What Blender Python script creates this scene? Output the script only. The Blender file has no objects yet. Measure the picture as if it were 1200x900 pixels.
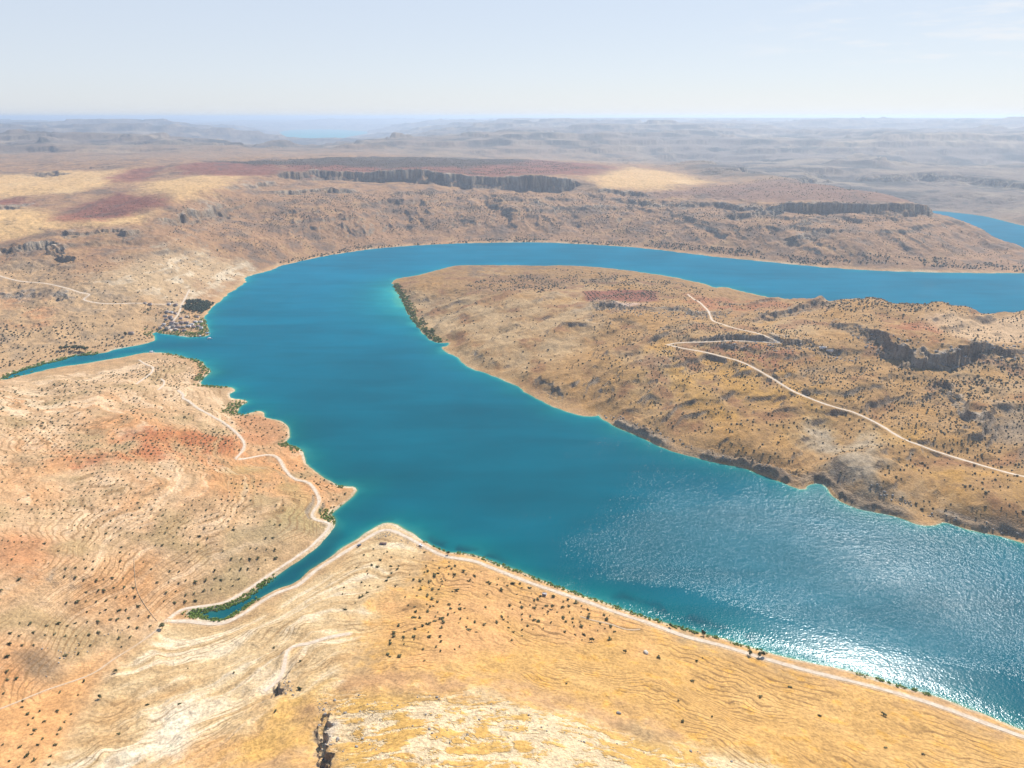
import bpy, math, random
import numpy as np
from mathutils import Vector

random.seed(7)
RNG = np.random.default_rng(11)
SC = bpy.context.scene
COL = SC.collection

# ------------------------------------------------------------------ camera model (world: x right, y forward, z up, metres)
CAM_H = 400.0
TILT = math.radians(20.6)
FOC = 833.0                       # focal length in photo pixels (1200 wide)
CT, ST = math.cos(TILT), math.sin(TILT)


def ray(u, v):
    a = (u - 600.0) / FOC
    c = (450.0 - v) / FOC
    return a, CT + c * ST, -ST + c * CT


def unp(u, v, z=0.0):
    dx, dy, dz = ray(u, v)
    t = (z - CAM_H) / dz
    return dx * t, dy * t


# ------------------------------------------------------------------ noise
def _perm(seed):
    r = np.random.default_rng(seed)
    p = r.permutation(512).astype(np.int32)
    ang = r.random(512) * 2 * np.pi
    return p, np.cos(ang).astype(np.float32), np.sin(ang).astype(np.float32)


_PC = {}


def perlin(x, y, seed=0):
    if seed not in _PC:
        _PC[seed] = _perm(seed)
    p, gx, gy = _PC[seed]
    xf = np.floor(x); yf = np.floor(y)
    xi = xf.astype(np.int64) & 511; yi = yf.astype(np.int64) & 511
    fx = (x - xf).astype(np.float32); fy = (y - yf).astype(np.float32)
    x1 = (xi + 1) & 511; y1 = (yi + 1) & 511
    px0 = p[xi]; px1 = p[x1]
    h00 = p[(px0 + yi) & 511]; h10 = p[(px1 + yi) & 511]
    h01 = p[(px0 + y1) & 511]; h11 = p[(px1 + y1) & 511]
    w = fx * fx * fx * (fx * (fx * 6 - 15) + 10)
    q = fy * fy * fy * (fy * (fy * 6 - 15) + 10)
    n00 = gx[h00] * fx + gy[h00] * fy
    n10 = gx[h10] * (fx - 1) + gy[h10] * fy
    n01 = gx[h01] * fx + gy[h01] * (fy - 1)
    n11 = gx[h11] * (fx - 1) + gy[h11] * (fy - 1)
    a = n00 + w * (n10 - n00)
    b = n01 + w * (n11 - n01)
    return (a + q * (b - a)) * 1.5


def fbm(x, y, lam, octv=4, seed=0, gain=0.5):
    s = 0.0; a = 1.0; f = 1.0 / lam; t = 0.0
    for k in range(octv):
        s = s + a * perlin(x * f, y * f, seed + k)
        t += a; a *= gain; f *= 2.03
    return s / t


def ridged(x, y, lam, octv=4, seed=0, gain=0.5):
    s = 0.0; a = 1.0; f = 1.0 / lam; t = 0.0
    for k in range(octv):
        s = s + a * (1.0 - np.abs(perlin(x * f, y * f, seed + k)) * 1.6)
        t += a; a *= gain; f *= 2.03
    return s / t


def sstep(a, b, x):
    t = np.clip((x - a) / (b - a), 0, 1)
    return t * t * (3 - 2 * t)


def mix(a, b, t):
    return a + (b - a) * t


# ------------------------------------------------------------------ polylines
def seg_dist(X, Y, pts, closed):
    """distance to a polyline, plus parameter along it"""
    pts = np.asarray(pts, np.float32)
    n = len(pts)
    best = np.full(X.shape, 1e12, np.float32)
    for i in range(n if closed else n - 1):
        ax, ay = pts[i]; bx, by = pts[(i + 1) % n]
        ex, ey = bx - ax, by - ay
        L2 = ex * ex + ey * ey + 1e-9
        t = np.clip(((X - ax) * ex + (Y - ay) * ey) / L2, 0, 1)
        dx = X - (ax + t * ex); dy = Y - (ay + t * ey)
        np.minimum(best, dx * dx + dy * dy, out=best)
    return np.sqrt(best)


def seg_dist_par(X, Y, pts):
    pts = np.asarray(pts, np.float32)
    best = np.full(X.shape, 1e12, np.float32)
    par = np.zeros(X.shape, np.float32)
    side = np.zeros(X.shape, np.float32)
    for i in range(len(pts) - 1):
        ax, ay = pts[i]; bx, by = pts[i + 1]
        ex, ey = bx - ax, by - ay
        L2 = ex * ex + ey * ey + 1e-9
        t = np.clip(((X - ax) * ex + (Y - ay) * ey) / L2, 0, 1)
        dx = X - (ax + t * ex); dy = Y - (ay + t * ey)
        d2 = dx * dx + dy * dy
        m = d2 < best
        best[m] = d2[m]
        par[m] = (i + t)[m]
        side[m] = np.sign(ex * dy - ey * dx)[m]
    return np.sqrt(best), par, side


def inside(X, Y, pts):
    r = np.zeros(X.shape, bool)
    n = len(pts)
    for i in range(n):
        ax, ay = pts[i]; bx, by = pts[(i + 1) % n]
        if ay == by:
            continue
        c = ((ay > Y) != (by > Y)) & (X < (bx - ax) * (Y - ay) / (by - ay) + ax)
        r ^= c
    return r


def chaikin(pts, n=1, closed=False):
    pts = [tuple(p) for p in pts]
    for _ in range(n):
        out = []
        m = len(pts)
        if not closed:
            out.append(pts[0])
        for i in range(m if closed else m - 1):
            a = pts[i]; b = pts[(i + 1) % m]
            out.append(tuple(0.75 * p + 0.25 * q for p, q in zip(a, b)))
            out.append(tuple(0.25 * p + 0.75 * q for p, q in zip(a, b)))
        if not closed:
            out.append(pts[-1])
        pts = out
    return pts


# ------------------------------------------------------------------ shorelines, surveyed at water level
NEAR_SHORE = [(1600, 985), (1350, 905), (1200, 857), (1150, 836), (1100, 817), (1040, 799), (980, 783), (930, 773), (900, 765),
              (860, 753), (830, 744), (780, 731), (720, 711), (680, 697), (640, 683), (600, 667), (575, 658), (560, 651), (540, 648),
              (520, 647), (500, 637), (480, 625), (468, 616), (457, 612), (446, 614), (430, 625), (415, 634), (400, 643), (385, 655),
              (372, 663), (360, 670), (354, 679), (345, 684), (330, 689), (315, 696), (300, 704), (285, 714), (275, 722), (262, 728),
              (250, 729), (238, 725), (228, 722), (222, 719)]
INLET_N = [(232, 717), (245, 716), (262, 713), (275, 708), (290, 699), (305, 688), (318, 678), (335, 667), (352, 655), (370, 642), (384, 627),
           (393, 615), (392, 607), (386, 604), (394, 597), (408, 586), (418, 576), (416, 571), (405, 570), (394, 569), (382, 561),
           (368, 552), (360, 546), (358, 538), (355, 529), (346, 524), (337, 522), (336, 516), (341, 510), (338, 500), (330, 494),
           (318, 491), (309, 489), (310, 484), (304, 481), (295, 484), (285, 487), (277, 485), (279, 478), (290, 471), (284, 468), (272, 468),
           (268, 463), (276, 457), (268, 453), (250, 453), (238, 451), (232, 447), (240, 442), (247, 437), (243, 431), (236, 423),
           (222, 420), (205, 416), (190, 413), (175, 413), (155, 416), (135, 420), (112, 424), (85, 428), (60, 432), (35, 438), (18, 442), (4, 446)]
VILLAGE = [(2, 442), (14, 437), (30, 432), (50, 426), (70, 422), (85, 416), (105, 415), (120, 414), (140, 408), (160, 405), (178, 401), (182, 396), (176, 391),
           (186, 389), (205, 393), (225, 395), (243, 394), (245, 389), (241, 378), (238, 371), (246, 364), (250, 358), (262, 350), (268, 343), (280, 336),
           (289, 330), (286, 325), (300, 321), (318, 317), (329, 311), (345, 308), (360, 304), (380, 300), (400, 297), (440, 291), (480, 288),
           (540, 285), (600, 284), (640, 284), (700, 287), (760, 291), (820, 299), (880, 305), (950, 312), (1020, 317), (1080, 319),
           (1150, 320), (1200, 320), (1300, 321), (1500, 322), (1900, 330)]
PEN = [(1900, 424), (1500, 408), (1200, 394), (1100, 387), (1000, 373), (930, 356), (890, 346), (862, 340), (850, 336), (838, 338), (826, 333), (800, 327),
       (760, 320), (700, 313), (660, 311), (640, 312), (600, 311), (560, 311), (535, 311), (518, 315), (500, 320), (484, 324), (466, 326),
       (459, 330), (462, 338), (470, 350), (476, 363), (485, 378), (497, 392), (508, 401), (520, 402), (528, 401), (526, 405), (517, 407),
       (523, 413), (536, 418), (540, 424), (549, 430), (562, 435), (580, 441), (600, 449), (620, 462), (640, 473), (660, 481), (680, 487), (698, 488), (703, 486), (706, 492),
       (725, 502), (735, 505), (760, 517), (790, 530), (820, 537), (850, 545), (870, 548), (888, 555), (905, 561), (925, 569), (941, 574), (946, 569), (956, 566),
       (966, 567), (975, 580), (988, 590), (1010, 597), (1035, 602), (1052, 606), (1070, 613), (1088, 617), (1100, 614), (1108, 611), (1125, 618), (1145, 622), (1170, 628),
       (1200, 636), (1400, 702), (1700, 800)]
WATER_PX = [NEAR_SHORE + INLET_N + VILLAGE + PEN,
            [(1000, 243), (1100, 247), (1150, 252.5), (1165, 256), (1200, 265), (1300, 285), (1900, 300), (1900, 325), (1300, 316), (1250, 308), (1215, 300), (1180, 290),
             (1140, 276), (1105, 262), (1000, 250)],
            [(326, 153), (334, 162), (345, 166), (375, 167), (405, 161), (438, 155), (410, 152.5), (375, 151)]]
WATER = [np.array(chaikin([unp(u, v) for u, v in ring], 1, True), np.float32) for ring in WATER_PX]

# ------------------------------------------------------------------ height survey: (u, v, z) spots, and (u, distance, z) for the far country
SPOTS = [
    # near hill
    (600, 720, 12), (600, 760, 30), (600, 810, 52), (600, 890, 84), (500, 700, 22), (500, 760, 40), (500, 850, 78), (450, 655, 8), (450, 690, 22),
    (450, 740, 38), (400, 700, 17), (420, 800, 58), (420, 880, 82), (360, 720, 18), (310, 735, 15), (330, 790, 36), (350, 860, 60), (300, 860, 50), (250, 770, 18),
    (250, 820, 33), (200, 880, 40), (160, 800, 22), (110, 860, 30), (60, 890, 32), (187, 733, 4), (130, 762, 9), (60, 802, 15), (0, 838, 22), (-150, 900, 30),
    (720, 745, 14), (760, 800, 32), (760, 880, 62), (900, 800, 10), (900, 850, 26), (920, 895, 42), (1050, 840, 9), (1080, 890, 24), (1190, 885, 9), (1400, 960, 25),
    (700, 1000, 115), (450, 1000, 120), (200, 1000, 70), (0, 1000, 45), (950, 1000, 80), (600, 1300, 190), (300, 1300, 150), (900, 1300, 150), (1300, 1200, 60), (-100, 1300, 70),
    # west land
    (370, 630, 4), (370, 590, 10), (330, 640, 9), (320, 580, 16), (280, 540, 15), (230, 520, 24), (300, 510, 6), (250, 480, 14), (215, 455, 10), (200, 430, 7), (160, 440, 14), (100, 450, 16), (40, 455, 18),
    (250, 680, 7), (210, 700, 5), (200, 640, 25), (240, 600, 30), (160, 650, 26), (165, 702, 13), (200, 540, 37), (150, 490, 36), (60, 490, 42), (0, 500, 50), (100, 550, 44), (0, 580, 56),
    (120, 620, 40), (40, 665, 47), (-20, 700, 48), (90, 712, 22), (20, 768, 27), (200, 690, 10), (200, 668, 17), (-200, 600, 80), (-200, 480, 60), (-250, 750, 75),
    # village side and north-west slopes
    (220, 380, 5), (200, 370, 13), (150, 385, 13), (100, 395, 11), (50, 400, 14), (0, 410, 13), (-100, 420, 20), (150, 350, 38), (180, 335, 46), (225, 345, 18), (105, 352, 42), (60, 350, 44), (40, 370, 30), (0, 375, 32), (0, 327, 63),
    (60, 320, 68), (100, 320, 70), (150, 310, 72), (200, 312, 63), (240, 318, 26), (240, 300, 50), (270, 300, 36), (250, 280, 72), (200, 280, 98), (300, 292, 39), (340, 285, 36), (320, 262, 74), (280, 250, 98), (240, 250, 118),
    (150, 282, 101), (100, 296, 90), (60, 306, 82), (30, 308, 80), (0, 306, 79), (0, 290, 96), (60, 285, 102), (100, 278, 110), (130, 266, 120), (180, 262, 122), (0, 268, 116), (60, 266, 118), (80, 240, 130), (0, 225, 138), (150, 240, 138),
    (205, 236, 152), (245, 224, 164), (160, 215, 158), (60, 205, 156), (250, 205, 174), (200, 195, 178), (100, 190, 172), (0, 190, 172), (-200, 230, 150), (-200, 300, 100), (-300, 350, 70), (-300, 420, 50),
    # far bank
    (400, 280, 24), (400, 262, 62), (400, 240, 104), (400, 222, 134), (400, 206, 160), (330, 222, 140), (320, 207, 166), (500, 272, 22), (500, 255, 58), (500, 238, 92), (500, 222, 124), (500, 207, 158),
    (600, 270, 24), (600, 250, 64), (600, 232, 100), (600, 220, 124), (600, 209, 152), (700, 272, 24), (700, 250, 66), (700, 232, 100), (690, 213, 142), (780, 280, 24), (780, 255, 66), (780, 236, 98), (780, 226, 118),
    (880, 288, 28), (880, 265, 70), (880, 245, 104), (880, 232, 122), (880, 216, 138), (980, 298, 26), (980, 280, 58), (980, 262, 88), (980, 248, 110), (980, 240, 122), (980, 220, 130), (1060, 300, 28), (1060, 280, 60), (1060, 258, 94),
    (1060, 244, 116), (1050, 232, 124), (1090, 247, 98), (1110, 258, 62), (1150, 272, 38), (1200, 292, 14), (1130, 300, 24), (1200, 308, 8), (1150, 290, 26), (930, 210, 132), (820, 216, 132), (840, 213, 128),
    (500, 198, 166), (500, 188, 176), (400, 196, 172), (600, 192, 168), (700, 194, 152), (750, 196, 140), (800, 208, 132), (400, 186, 178), (300, 190, 180), (700, 205, 146), (620, 202, 158),
    # behind the mesa
    (900, 200, 70), (1000, 205, 55), (1100, 228, 35), (1150, 240, 22), (1200, 245, 25), (1200, 220, 55), (1100, 205, 75), (1000, 192, 95), (850, 195, 85), (750, 182, 105), (1300, 250, 40), (1300, 200, 90), (1200, 190, 110), (1170, 262, 9), (1200, 258, 14),
    # peninsula
    (480, 340, 9), (500, 360, 10), (500, 335, 19), (540, 350, 24), (520, 385, 9), (560, 400, 17), (540, 325, 16), (580, 330, 14), (620, 328, 16), (660, 320, 13), (600, 342, 32), (560, 345, 31), (650, 342, 38), (620, 334, 20), (690, 334, 26),
    (640, 370, 34), (600, 400, 24), (580, 425, 10), (640, 430, 20), (650, 455, 9), (700, 440, 24), (700, 400, 38), (700, 360, 46), (730, 345, 48), (760, 332, 30), (800, 338, 34), (780, 355, 54), (840, 350, 42), (880, 360, 50), (940, 354, 58),
    (1000, 352, 72), (1100, 358, 76), (1200, 364, 76), (1400, 380, 75), (780, 403, 50), (760, 440, 36), (740, 480, 12), (840, 400, 62), (920, 403, 66), (850, 380, 60), (900, 380, 66), (950, 375, 68), (830, 415, 48), (850, 450, 36), (820, 500, 16), (900, 440, 40),
    (900, 480, 27), (880, 530, 12), (950, 460, 40), (1000, 480, 35), (960, 520, 19), (950, 550, 8), (1000, 550, 20), (1000, 580, 7), (1050, 520, 28), (1100, 525, 25), (1060, 580, 13), (1120, 580, 16), (1200, 558, 24), (1180, 605, 14),
    (1000, 425, 50), (1060, 440, 48), (1100, 460, 44), (1150, 490, 38), (1200, 500, 40), (1150, 440, 52), (1200, 440, 56), (1040, 392, 80), (1000, 375, 78), (1100, 400, 80), (1150, 398, 80), (1200, 396, 80), (1400, 420, 80), (1400, 500, 60), (1400, 620, 28),
    (1100, 380, 79), (1200, 380, 79),
]
FAR = []
for r_, row in {5200: [(0, 178), (150, 165), (300, 160), (450, 150), (600, 120)],
                6200: [(-200, 190), (0, 190), (120, 175), (230, 150), (350, 152), (450, 150), (600, 110), (800, 95), (1000, 80), (1200, 90), (1500, 120)],
                7000: [(330, 168), (400, 172), (480, 168)],
                8500: [(0, 200), (150, 215), (270, 150), (340, 60), (450, 70), (600, 150), (720, 215), (820, 225), (900, 170), (1000, 160), (1200, 190)],
                11000: [(-200, 220), (0, 210), (200, 235), (300, 110), (340, 20), (430, 60), (500, 185), (600, 205), (800, 235), (1000, 220), (1200, 240), (1500, 250)],
                15000: [(0, 225), (200, 250), (300, 100), (340, 5), (420, 5), (470, 100), (520, 230), (700, 275), (900, 290), (1200, 285)],
                21000: [(-200, 260), (0, 250), (200, 262), (330, 40), (380, 20), (460, 130), (540, 270), (700, 315), (900, 345), (1200, 318), (1500, 310)],
                32000: [(0, 210), (200, 200), (400, 200), (600, 285), (780, 330), (900, 345), (1000, 325), (1200, 290)],
                48000: [(-200, 120), (0, 120), (300, 120), (600, 230), (850, 320), (1000, 290), (1200, 230), (1500, 200)],
                66000: [(-200, 60), (0, 60), (600, 120), (1200, 120), (1500, 100)]}.items():
    for u_, z_ in row:
        th_ = math.atan((u_ - 600) / (FOC / CT * 0.985))
        FAR.append((th_, math.log(r_), z_))

cp = []
for u, v, z in SPOTS:
    x, y = unp(u, v, z)
    cp.append((math.atan2(x, y), math.log(math.hypot(x, y)), z))
cp += FAR
for ring in WATER:
    lp = [(math.atan2(x, y), math.log(math.hypot(x, y))) for x, y in ring]
    last = (9, 9)
    for a in lp:
        if math.hypot(a[0] - last[0], a[1] - last[1]) > 0.022:
            cp.append((a[0], a[1], 0.0)); last = a
cp = np.array(cp)
EPS = 0.02


def rbf_solve():
    n = len(cp)
    D = np.sqrt((cp[:, None, 0] - cp[None, :, 0]) ** 2 + (cp[:, None, 1] - cp[None, :, 1]) ** 2 + EPS * EPS)
    P = np.c_[np.ones(n), cp[:, 0], cp[:, 1]]
    A = np.block([[D - 0.004 * np.eye(n) * 0, P], [P.T, np.zeros((3, 3))]])
    b = np.r_[cp[:, 2], 0, 0, 0]
    return np.linalg.solve(A, b)


# ------------------------------------------------------------------ the survey fan: columns by bearing, rows by distance
Q = 1.0
th = np.concatenate([np.linspace(-1.10, -0.66, 70, endpoint=False), np.linspace(-0.66, 0.66, int(1150 * Q), endpoint=False), np.linspace(0.66, 1.10, 71)])
lr = np.concatenate([np.linspace(math.log(15), math.log(235), 60, endpoint=False),
                     np.linspace(math.log(235), math.log(1500), int(900 * Q), endpoint=False),
                     np.linspace(math.log(1500), math.log(4800), int(640 * Q), endpoint=False),
                     np.linspace(math.log(4800), math.log(62000), int(420 * Q))])
NT, NR = len(th), len(lr)
TH, LR = np.meshgrid(th, lr)
RR = np.exp(LR)
X = (RR * np.sin(TH)).astype(np.float32)
Y = (RR * np.cos(TH)).astype(np.float32)
RR = RR.astype(np.float32)


def upsample(ct, cl, G):
    """bilinear resampling of a coarse fan onto the full one"""
    it = np.clip(np.searchsorted(ct, th) - 1, 0, len(ct) - 2)
    ft = (th - ct[it]) / (ct[it + 1] - ct[it])
    il = np.clip(np.searchsorted(cl, lr) - 1, 0, len(cl) - 2)
    fl = (lr - cl[il]) / (cl[il + 1] - cl[il])
    A = G[il] * (1 - fl)[:, None] + G[il + 1] * fl[:, None]
    return (A[:, it] * (1 - ft) + A[:, it + 1] * ft).astype(np.float32)


w_ = rbf_solve()
ct = np.linspace(-1.10, 1.10, 330)
cl = np.linspace(math.log(15), math.log(62000), 760)
CTg, CLg = np.meshgrid(ct, cl)
G = np.zeros(CTg.shape)
n_ = len(cp)
for i0 in range(0, len(cl), 40):
    a = CTg[i0:i0 + 40].ravel(); b = CLg[i0:i0 + 40].ravel()
    D = np.sqrt((a[:, None] - cp[None, :, 0]) ** 2 + (b[:, None] - cp[None, :, 1]) ** 2 + EPS * EPS)
    G[i0:i0 + 40] = (D @ w_[:n_] + w_[n_] + w_[n_ + 1] * a + w_[n_ + 2] * b).reshape(-1, len(ct))
B = upsample(ct, cl, G)

# signed distance to water (positive on land); the shore gets a small natural wander
wx = X + fbm(X, Y, 28, 3, 101) * np.clip(RR * 0.004, 1.5, 8); wy = Y + fbm(X, Y, 28, 3, 131) * np.clip(RR * 0.004, 1.5, 8)
d = np.full(X.shape, 1e9, np.float32)
for ring in WATER:
    di = seg_dist(wx, wy, ring, True)
    ins = inside(wx, wy, ring)
    d = np.minimum(d, np.where(ins, -di, di))


# ------------------------------------------------------------------ cliffs: (spots along the rim, drop, run below, reach)
CLIFFS = [
    ([(270, 221, 163), (296, 215, 163), (318, 210, 163)], 16, 12, 70),
    ([(322, 208, 164), (370, 206, 160), (405, 205, 160), (450, 206, 160), (500, 207, 158), (545, 209, 155), (600, 210, 152), (650, 212, 148), (690, 215, 141)], 52, 16, 100),
    ([(300, 232, 125), (340, 226, 132), (390, 222, 134), (430, 224, 128)], 22, 14, 60),
    ([(690, 217, 134), (730, 223, 124), (780, 228, 119)], 26, 14, 70),
    ([(830, 252, 96), (870, 247, 104), (900, 246, 106), (925, 250, 102)], 26, 14, 60),
    ([(780, 229, 119), (820, 232, 119), (870, 237, 119), (905, 240, 120)], 22, 12, 60),
    ([(905, 240, 120), (950, 241, 120), (1000, 242, 121), (1050, 244, 116), (1085, 247, 103), (1095, 249, 92)], 38, 14, 80),
    ([(930, 256, 98), (970, 257, 97), (1010, 259, 94)], 18, 12, 50),
    ([(920, 268, 80), (960, 270, 76), (1005, 272, 73)], 16, 12, 50),
    ([(600, 240, 84), (640, 241, 82), (690, 243, 80), (740, 246, 76)], 14, 14, 50),
    ([(700, 232, 100), (760, 238, 94), (830, 240, 105)], 16, 12, 50),
    ([(60, 272, 115), (95, 274, 114), (130, 269, 118), (160, 272, 115), (186, 266, 119)], 24, 12, 70),
    ([(190, 258, 126), (215, 246, 140), (240, 238, 146), (262, 226, 160)], 24, 12, 70),
    ([(20, 293, 94), (45, 289, 97), (66, 293, 94), (82, 300, 88), (92, 306, 84)], 26, 6, 40),
    ([(-60, 297, 86), (0, 297, 88), (32, 299, 87)], 15, 8, 36),
    ([(-30, 345, 48), (15, 343, 51), (40, 352, 44)], 10, 8, 30),
    ([(60, 345, 48), (78, 347, 46), (90, 354, 40)], 10, 7, 26),
    ([(860, 372, 66), (900, 367, 67), (950, 361, 65), (985, 352, 66)], 16, 7, 40),
    ([(972, 370, 80), (990, 376, 80), (1005, 384, 81), (1030, 391, 81), (1050, 400, 80), (1075, 408, 79), (1110, 410, 79), (1140, 404, 80), (1170, 402, 80), (1210, 402, 80), (1300, 410, 80), (1400, 425, 78)], 18, 6, 32),
    ([(820, 392, 62), (860, 398, 62), (900, 400, 62), (940, 406, 60), (975, 412, 57), (1010, 418, 54)], 14, 6, 30),
    ([(1080, 448, 46), (1110, 455, 45), (1140, 480, 40), (1160, 505, 36)], 10, 6, 30),
    ([(690, 352, 47), (720, 356, 48), (770, 362, 52), (820, 364, 56), (860, 366, 58)], 10, 7, 30),
    ([(630, 451, 10), (650, 458, 10), (668, 463, 12)], 12, 5, 25),
    ([(377, 838, 56), (381, 858, 66), (387, 882, 74), (396, 912, 88)], 9, 3, 14),
    ([(332, 790, 37), (335, 803, 40), (338, 815, 43)], 6, 3, 16),
    ([(30, 158, 195), (60, 160, 190), (120, 164, 180)], 30, 60, 200),
    ([(100, 192, 183), (120, 193, 182), (146, 194, 181)], 24, 25, 90),
    ([(30, 196, 182), (60, 198, 180), (84, 199, 179)], 20, 25, 80),
    ([(-10, 226, 166), (12, 228, 165), (26, 231, 163)], 20, 20, 80),
]
on_pen = inside(X, Y, np.array([unp(u, v) for u, v in PEN], np.float32))
hb = B.copy()
wob = fbm(X, Y, 60, 3, 151)
flute = fbm(X, Y, 14, 2, 161)
cliffy = np.zeros(X.shape, np.float32)
ctop = np.zeros(X.shape, np.float32)
for pts, drop, run, reach in CLIFFS:
    xy = np.array([unp(u, v, z) for u, v, z in pts], np.float32)
    x0, y0 = xy.min(0) - reach * 3; x1, y1 = xy.max(0) + reach * 3
    m = (X > x0) & (X < x1) & (Y > y0) & (Y < y1)
    if not m.any():
        continue
    xs = X[m]; ys = Y[m]; rs = RR[m]
    k = float(np.clip(np.median(rs) / 2400, 0.16, 1.2))
    big = fbm(xs, ys, 130 * k + 12, 3, 173); mid = fbm(xs, ys, 42 * k + 4, 3, 175); fin = fbm(xs, ys, 15 * k + 2, 2, 177)
    wk = 0.55 if drop > 30 else 1.0
    dd, par, sd = seg_dist_par(xs + (big * 60 + mid * 26) * k * wk, ys + (big * 44 + mid * 36 + fin * 20) * k * wk, xy)
    # uphill lies to the left of travel along the rim
    s = dd * sd
    n = len(pts) - 1
    te = min(0.8, 0.38 * n)
    taper = sstep(0, te, par + 0.3 * big) * sstep(0, te, n - par + 0.3 * big) * np.clip(0.9 + 1.1 * fbm(xs, ys, 260 * k, 2, 171), 0.92 if drop > 30 else 0.2, 1.25)
    run2 = run * 0.42
    off = run * (1.5 + 2.2 * fbm(xs, ys, 90 * k, 2, 179))
    f1 = np.clip((0.62 if drop > 30 else 0.62) + 0.6 * mid, 0.3, 0.97)
    
    prof = f1 * sstep(-run2, run2 * 0.2, s) + (1 - f1) * sstep(-run2, run2 * 0.2, s + off) - 0.6
    dec = np.exp(-dd / reach)
    B[m] += drop * prof * dec * taper
    band = np.maximum(np.exp(-((s + run2 * 0.4) / (run2 * 1.3)) ** 2), 0.8 * np.exp(-((s + off + run2 * 0.4) / (run2 * 1.2)) ** 2)) * np.clip(taper * 1.4, 0, 1)
    cliffy[m] = np.maximum(cliffy[m], band)
    ctop[m] = np.maximum(ctop[m], np.exp(-np.abs(s - run * 0.6) / run) * np.clip(taper, 0, 1))
    talus = np.exp(-np.clip(-s - run, 0, None) / (reach * 0.5)) * (s < -run) * taper * dec
    B[m] += talus * (mid * 5 + fin * 3) * k * 1.4

# ------------------------------------------------------------------ relief
farw = np.maximum(sstep(4200, 7500, RR), sstep(3150, 4000, RR) * sstep(700, 1200, X))
midw = sstep(1300, 2000, RR) * (1 - farw)
land = sstep(2, 90, d)
land2 = sstep(4, 260, d)
rough = 0.35 + 0.65 * sstep(1000, 1800, RR)
# valley and gully carving
gul = ridged(X + 34 * wob + 0.25 * Y, d * 0.16, 84, 3, 201) - 0.6
gulb = ridged(X + 60 * wob + 0.3 * Y, d * 0.2, 230, 2, 203) - 0.6
slopey = sstep(4, 30, B) * (1 - sstep(85, 118, B))
slopeg = sstep(6, 45, B) * (1 - sstep(100, 140, B))
B += midw * slopeg * land * (gul * 15 + gulb * 19) * sstep(-950, -550, X)
gul2 = ridged(X, Y, 170, 4, 211) - 0.62
B += land * (10.0 - 5 * midw * sstep(-950, -550, X) - 4 * on_pen) * gul2 * np.where(RR > 5000, 0, 1)
# gullies running down to the river on the peninsula's flank
tt = 0.67 * X - 0.74 * Y
penf = on_pen * sstep(4, 40, d) * (1 - sstep(220, 420, d)) * (1 - midw)
gp = ridged(tt + 22 * wob, d * 0.22, 58, 3, 205) - 0.6
gp2 = ridged(tt + 30 * wob, d * 0.3, 150, 2, 207) - 0.6
B += penf * (gp * 9 + gp2 * 22)
B += land2 * fbm(X, Y, 420, 3, 221) * (7 + 7 * midw)
# beds of harder limestone stand out as ledges that follow the contours
def strata(B, stp, w, sharp, seed):
    q = B / stp + 0.55 * fbm(X, Y, 520, 3, seed) + 0.10 * fbm(X, Y, 60, 3, seed + 5)
    fl = np.floor(q); f = q - fl
    g = fl + sstep(0.5 - sharp, 0.5 + sharp, f)
    wgt = w * np.clip(0.75 + 1.6 * fbm(X, Y, 240, 3, seed + 9), 0, 1.15)
    band = np.clip(1 - np.abs(f - 0.5) / (sharp * 1.1), 0, 1) * np.clip(wgt, 0, 1)
    return B + (g - q) * stp * wgt, band
smooth_h = B.copy()
side_far = midw * sstep(22, 55, B) * sstep(30, 120, d)
pen_up = sstep(24, 40, B) * on_pen * (1 - midw * 0.3) * sstep(20, 70, d)
nearcl = cliffy.copy()
B, bd1 = strata(B, 21.0, 0.36 * side_far * sstep(45, 75, B) * (1 - sstep(112, 128, B)), 0.17, 601)
B, bd2 = strata(B, 13.0, 0.34 * np.clip(pen_up, 0, 1) * (1 - side_far) * (1 - sstep(60, 68, B)), 0.16, 621)
cliffy = np.maximum(cliffy, np.maximum(bd1, bd2) * 0.9)
pen_r = on_pen.astype(np.float32)
B += land * rough * fbm(X, Y, 34, 4, 231) * (3.0 + 0.6 * pen_r)
B += sstep(1, 25, d) * fbm(X, Y, 9, 3, 241) * np.where(RR < 1600, 0.9, 2.2)
# the far country: dissected plateau
fr = ridged(X * 0.6 + 500 * fbm(X, Y, 2500, 2, 251), Y, 4600, 5, 261, 0.5) - 0.6
amp = farw * np.clip(RR * 0.032, 0, 230) * sstep(40, 1100, d)
B += amp * fr * 1.3 + amp * 0.5 * fbm(X, Y, 5200, 3, 271) + amp * 0.30 * (ridged(X, Y, 1100, 3, 275) - 0.6)
# the far country too is built of flat beds: benches and scarps
B, bdf = strata(B, 52.0, 0.6 * 1.3 * sstep(0.3, 0.8, farw) * sstep(100, 500, d), 0.15, 641)
scarp = bdf * np.where(RR < 16000, 1, 0.5)
B = np.minimum(B, np.where(RR > 15000, 372 + 10 * fbm(X, Y, 9000, 2, 661), 402))

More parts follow.
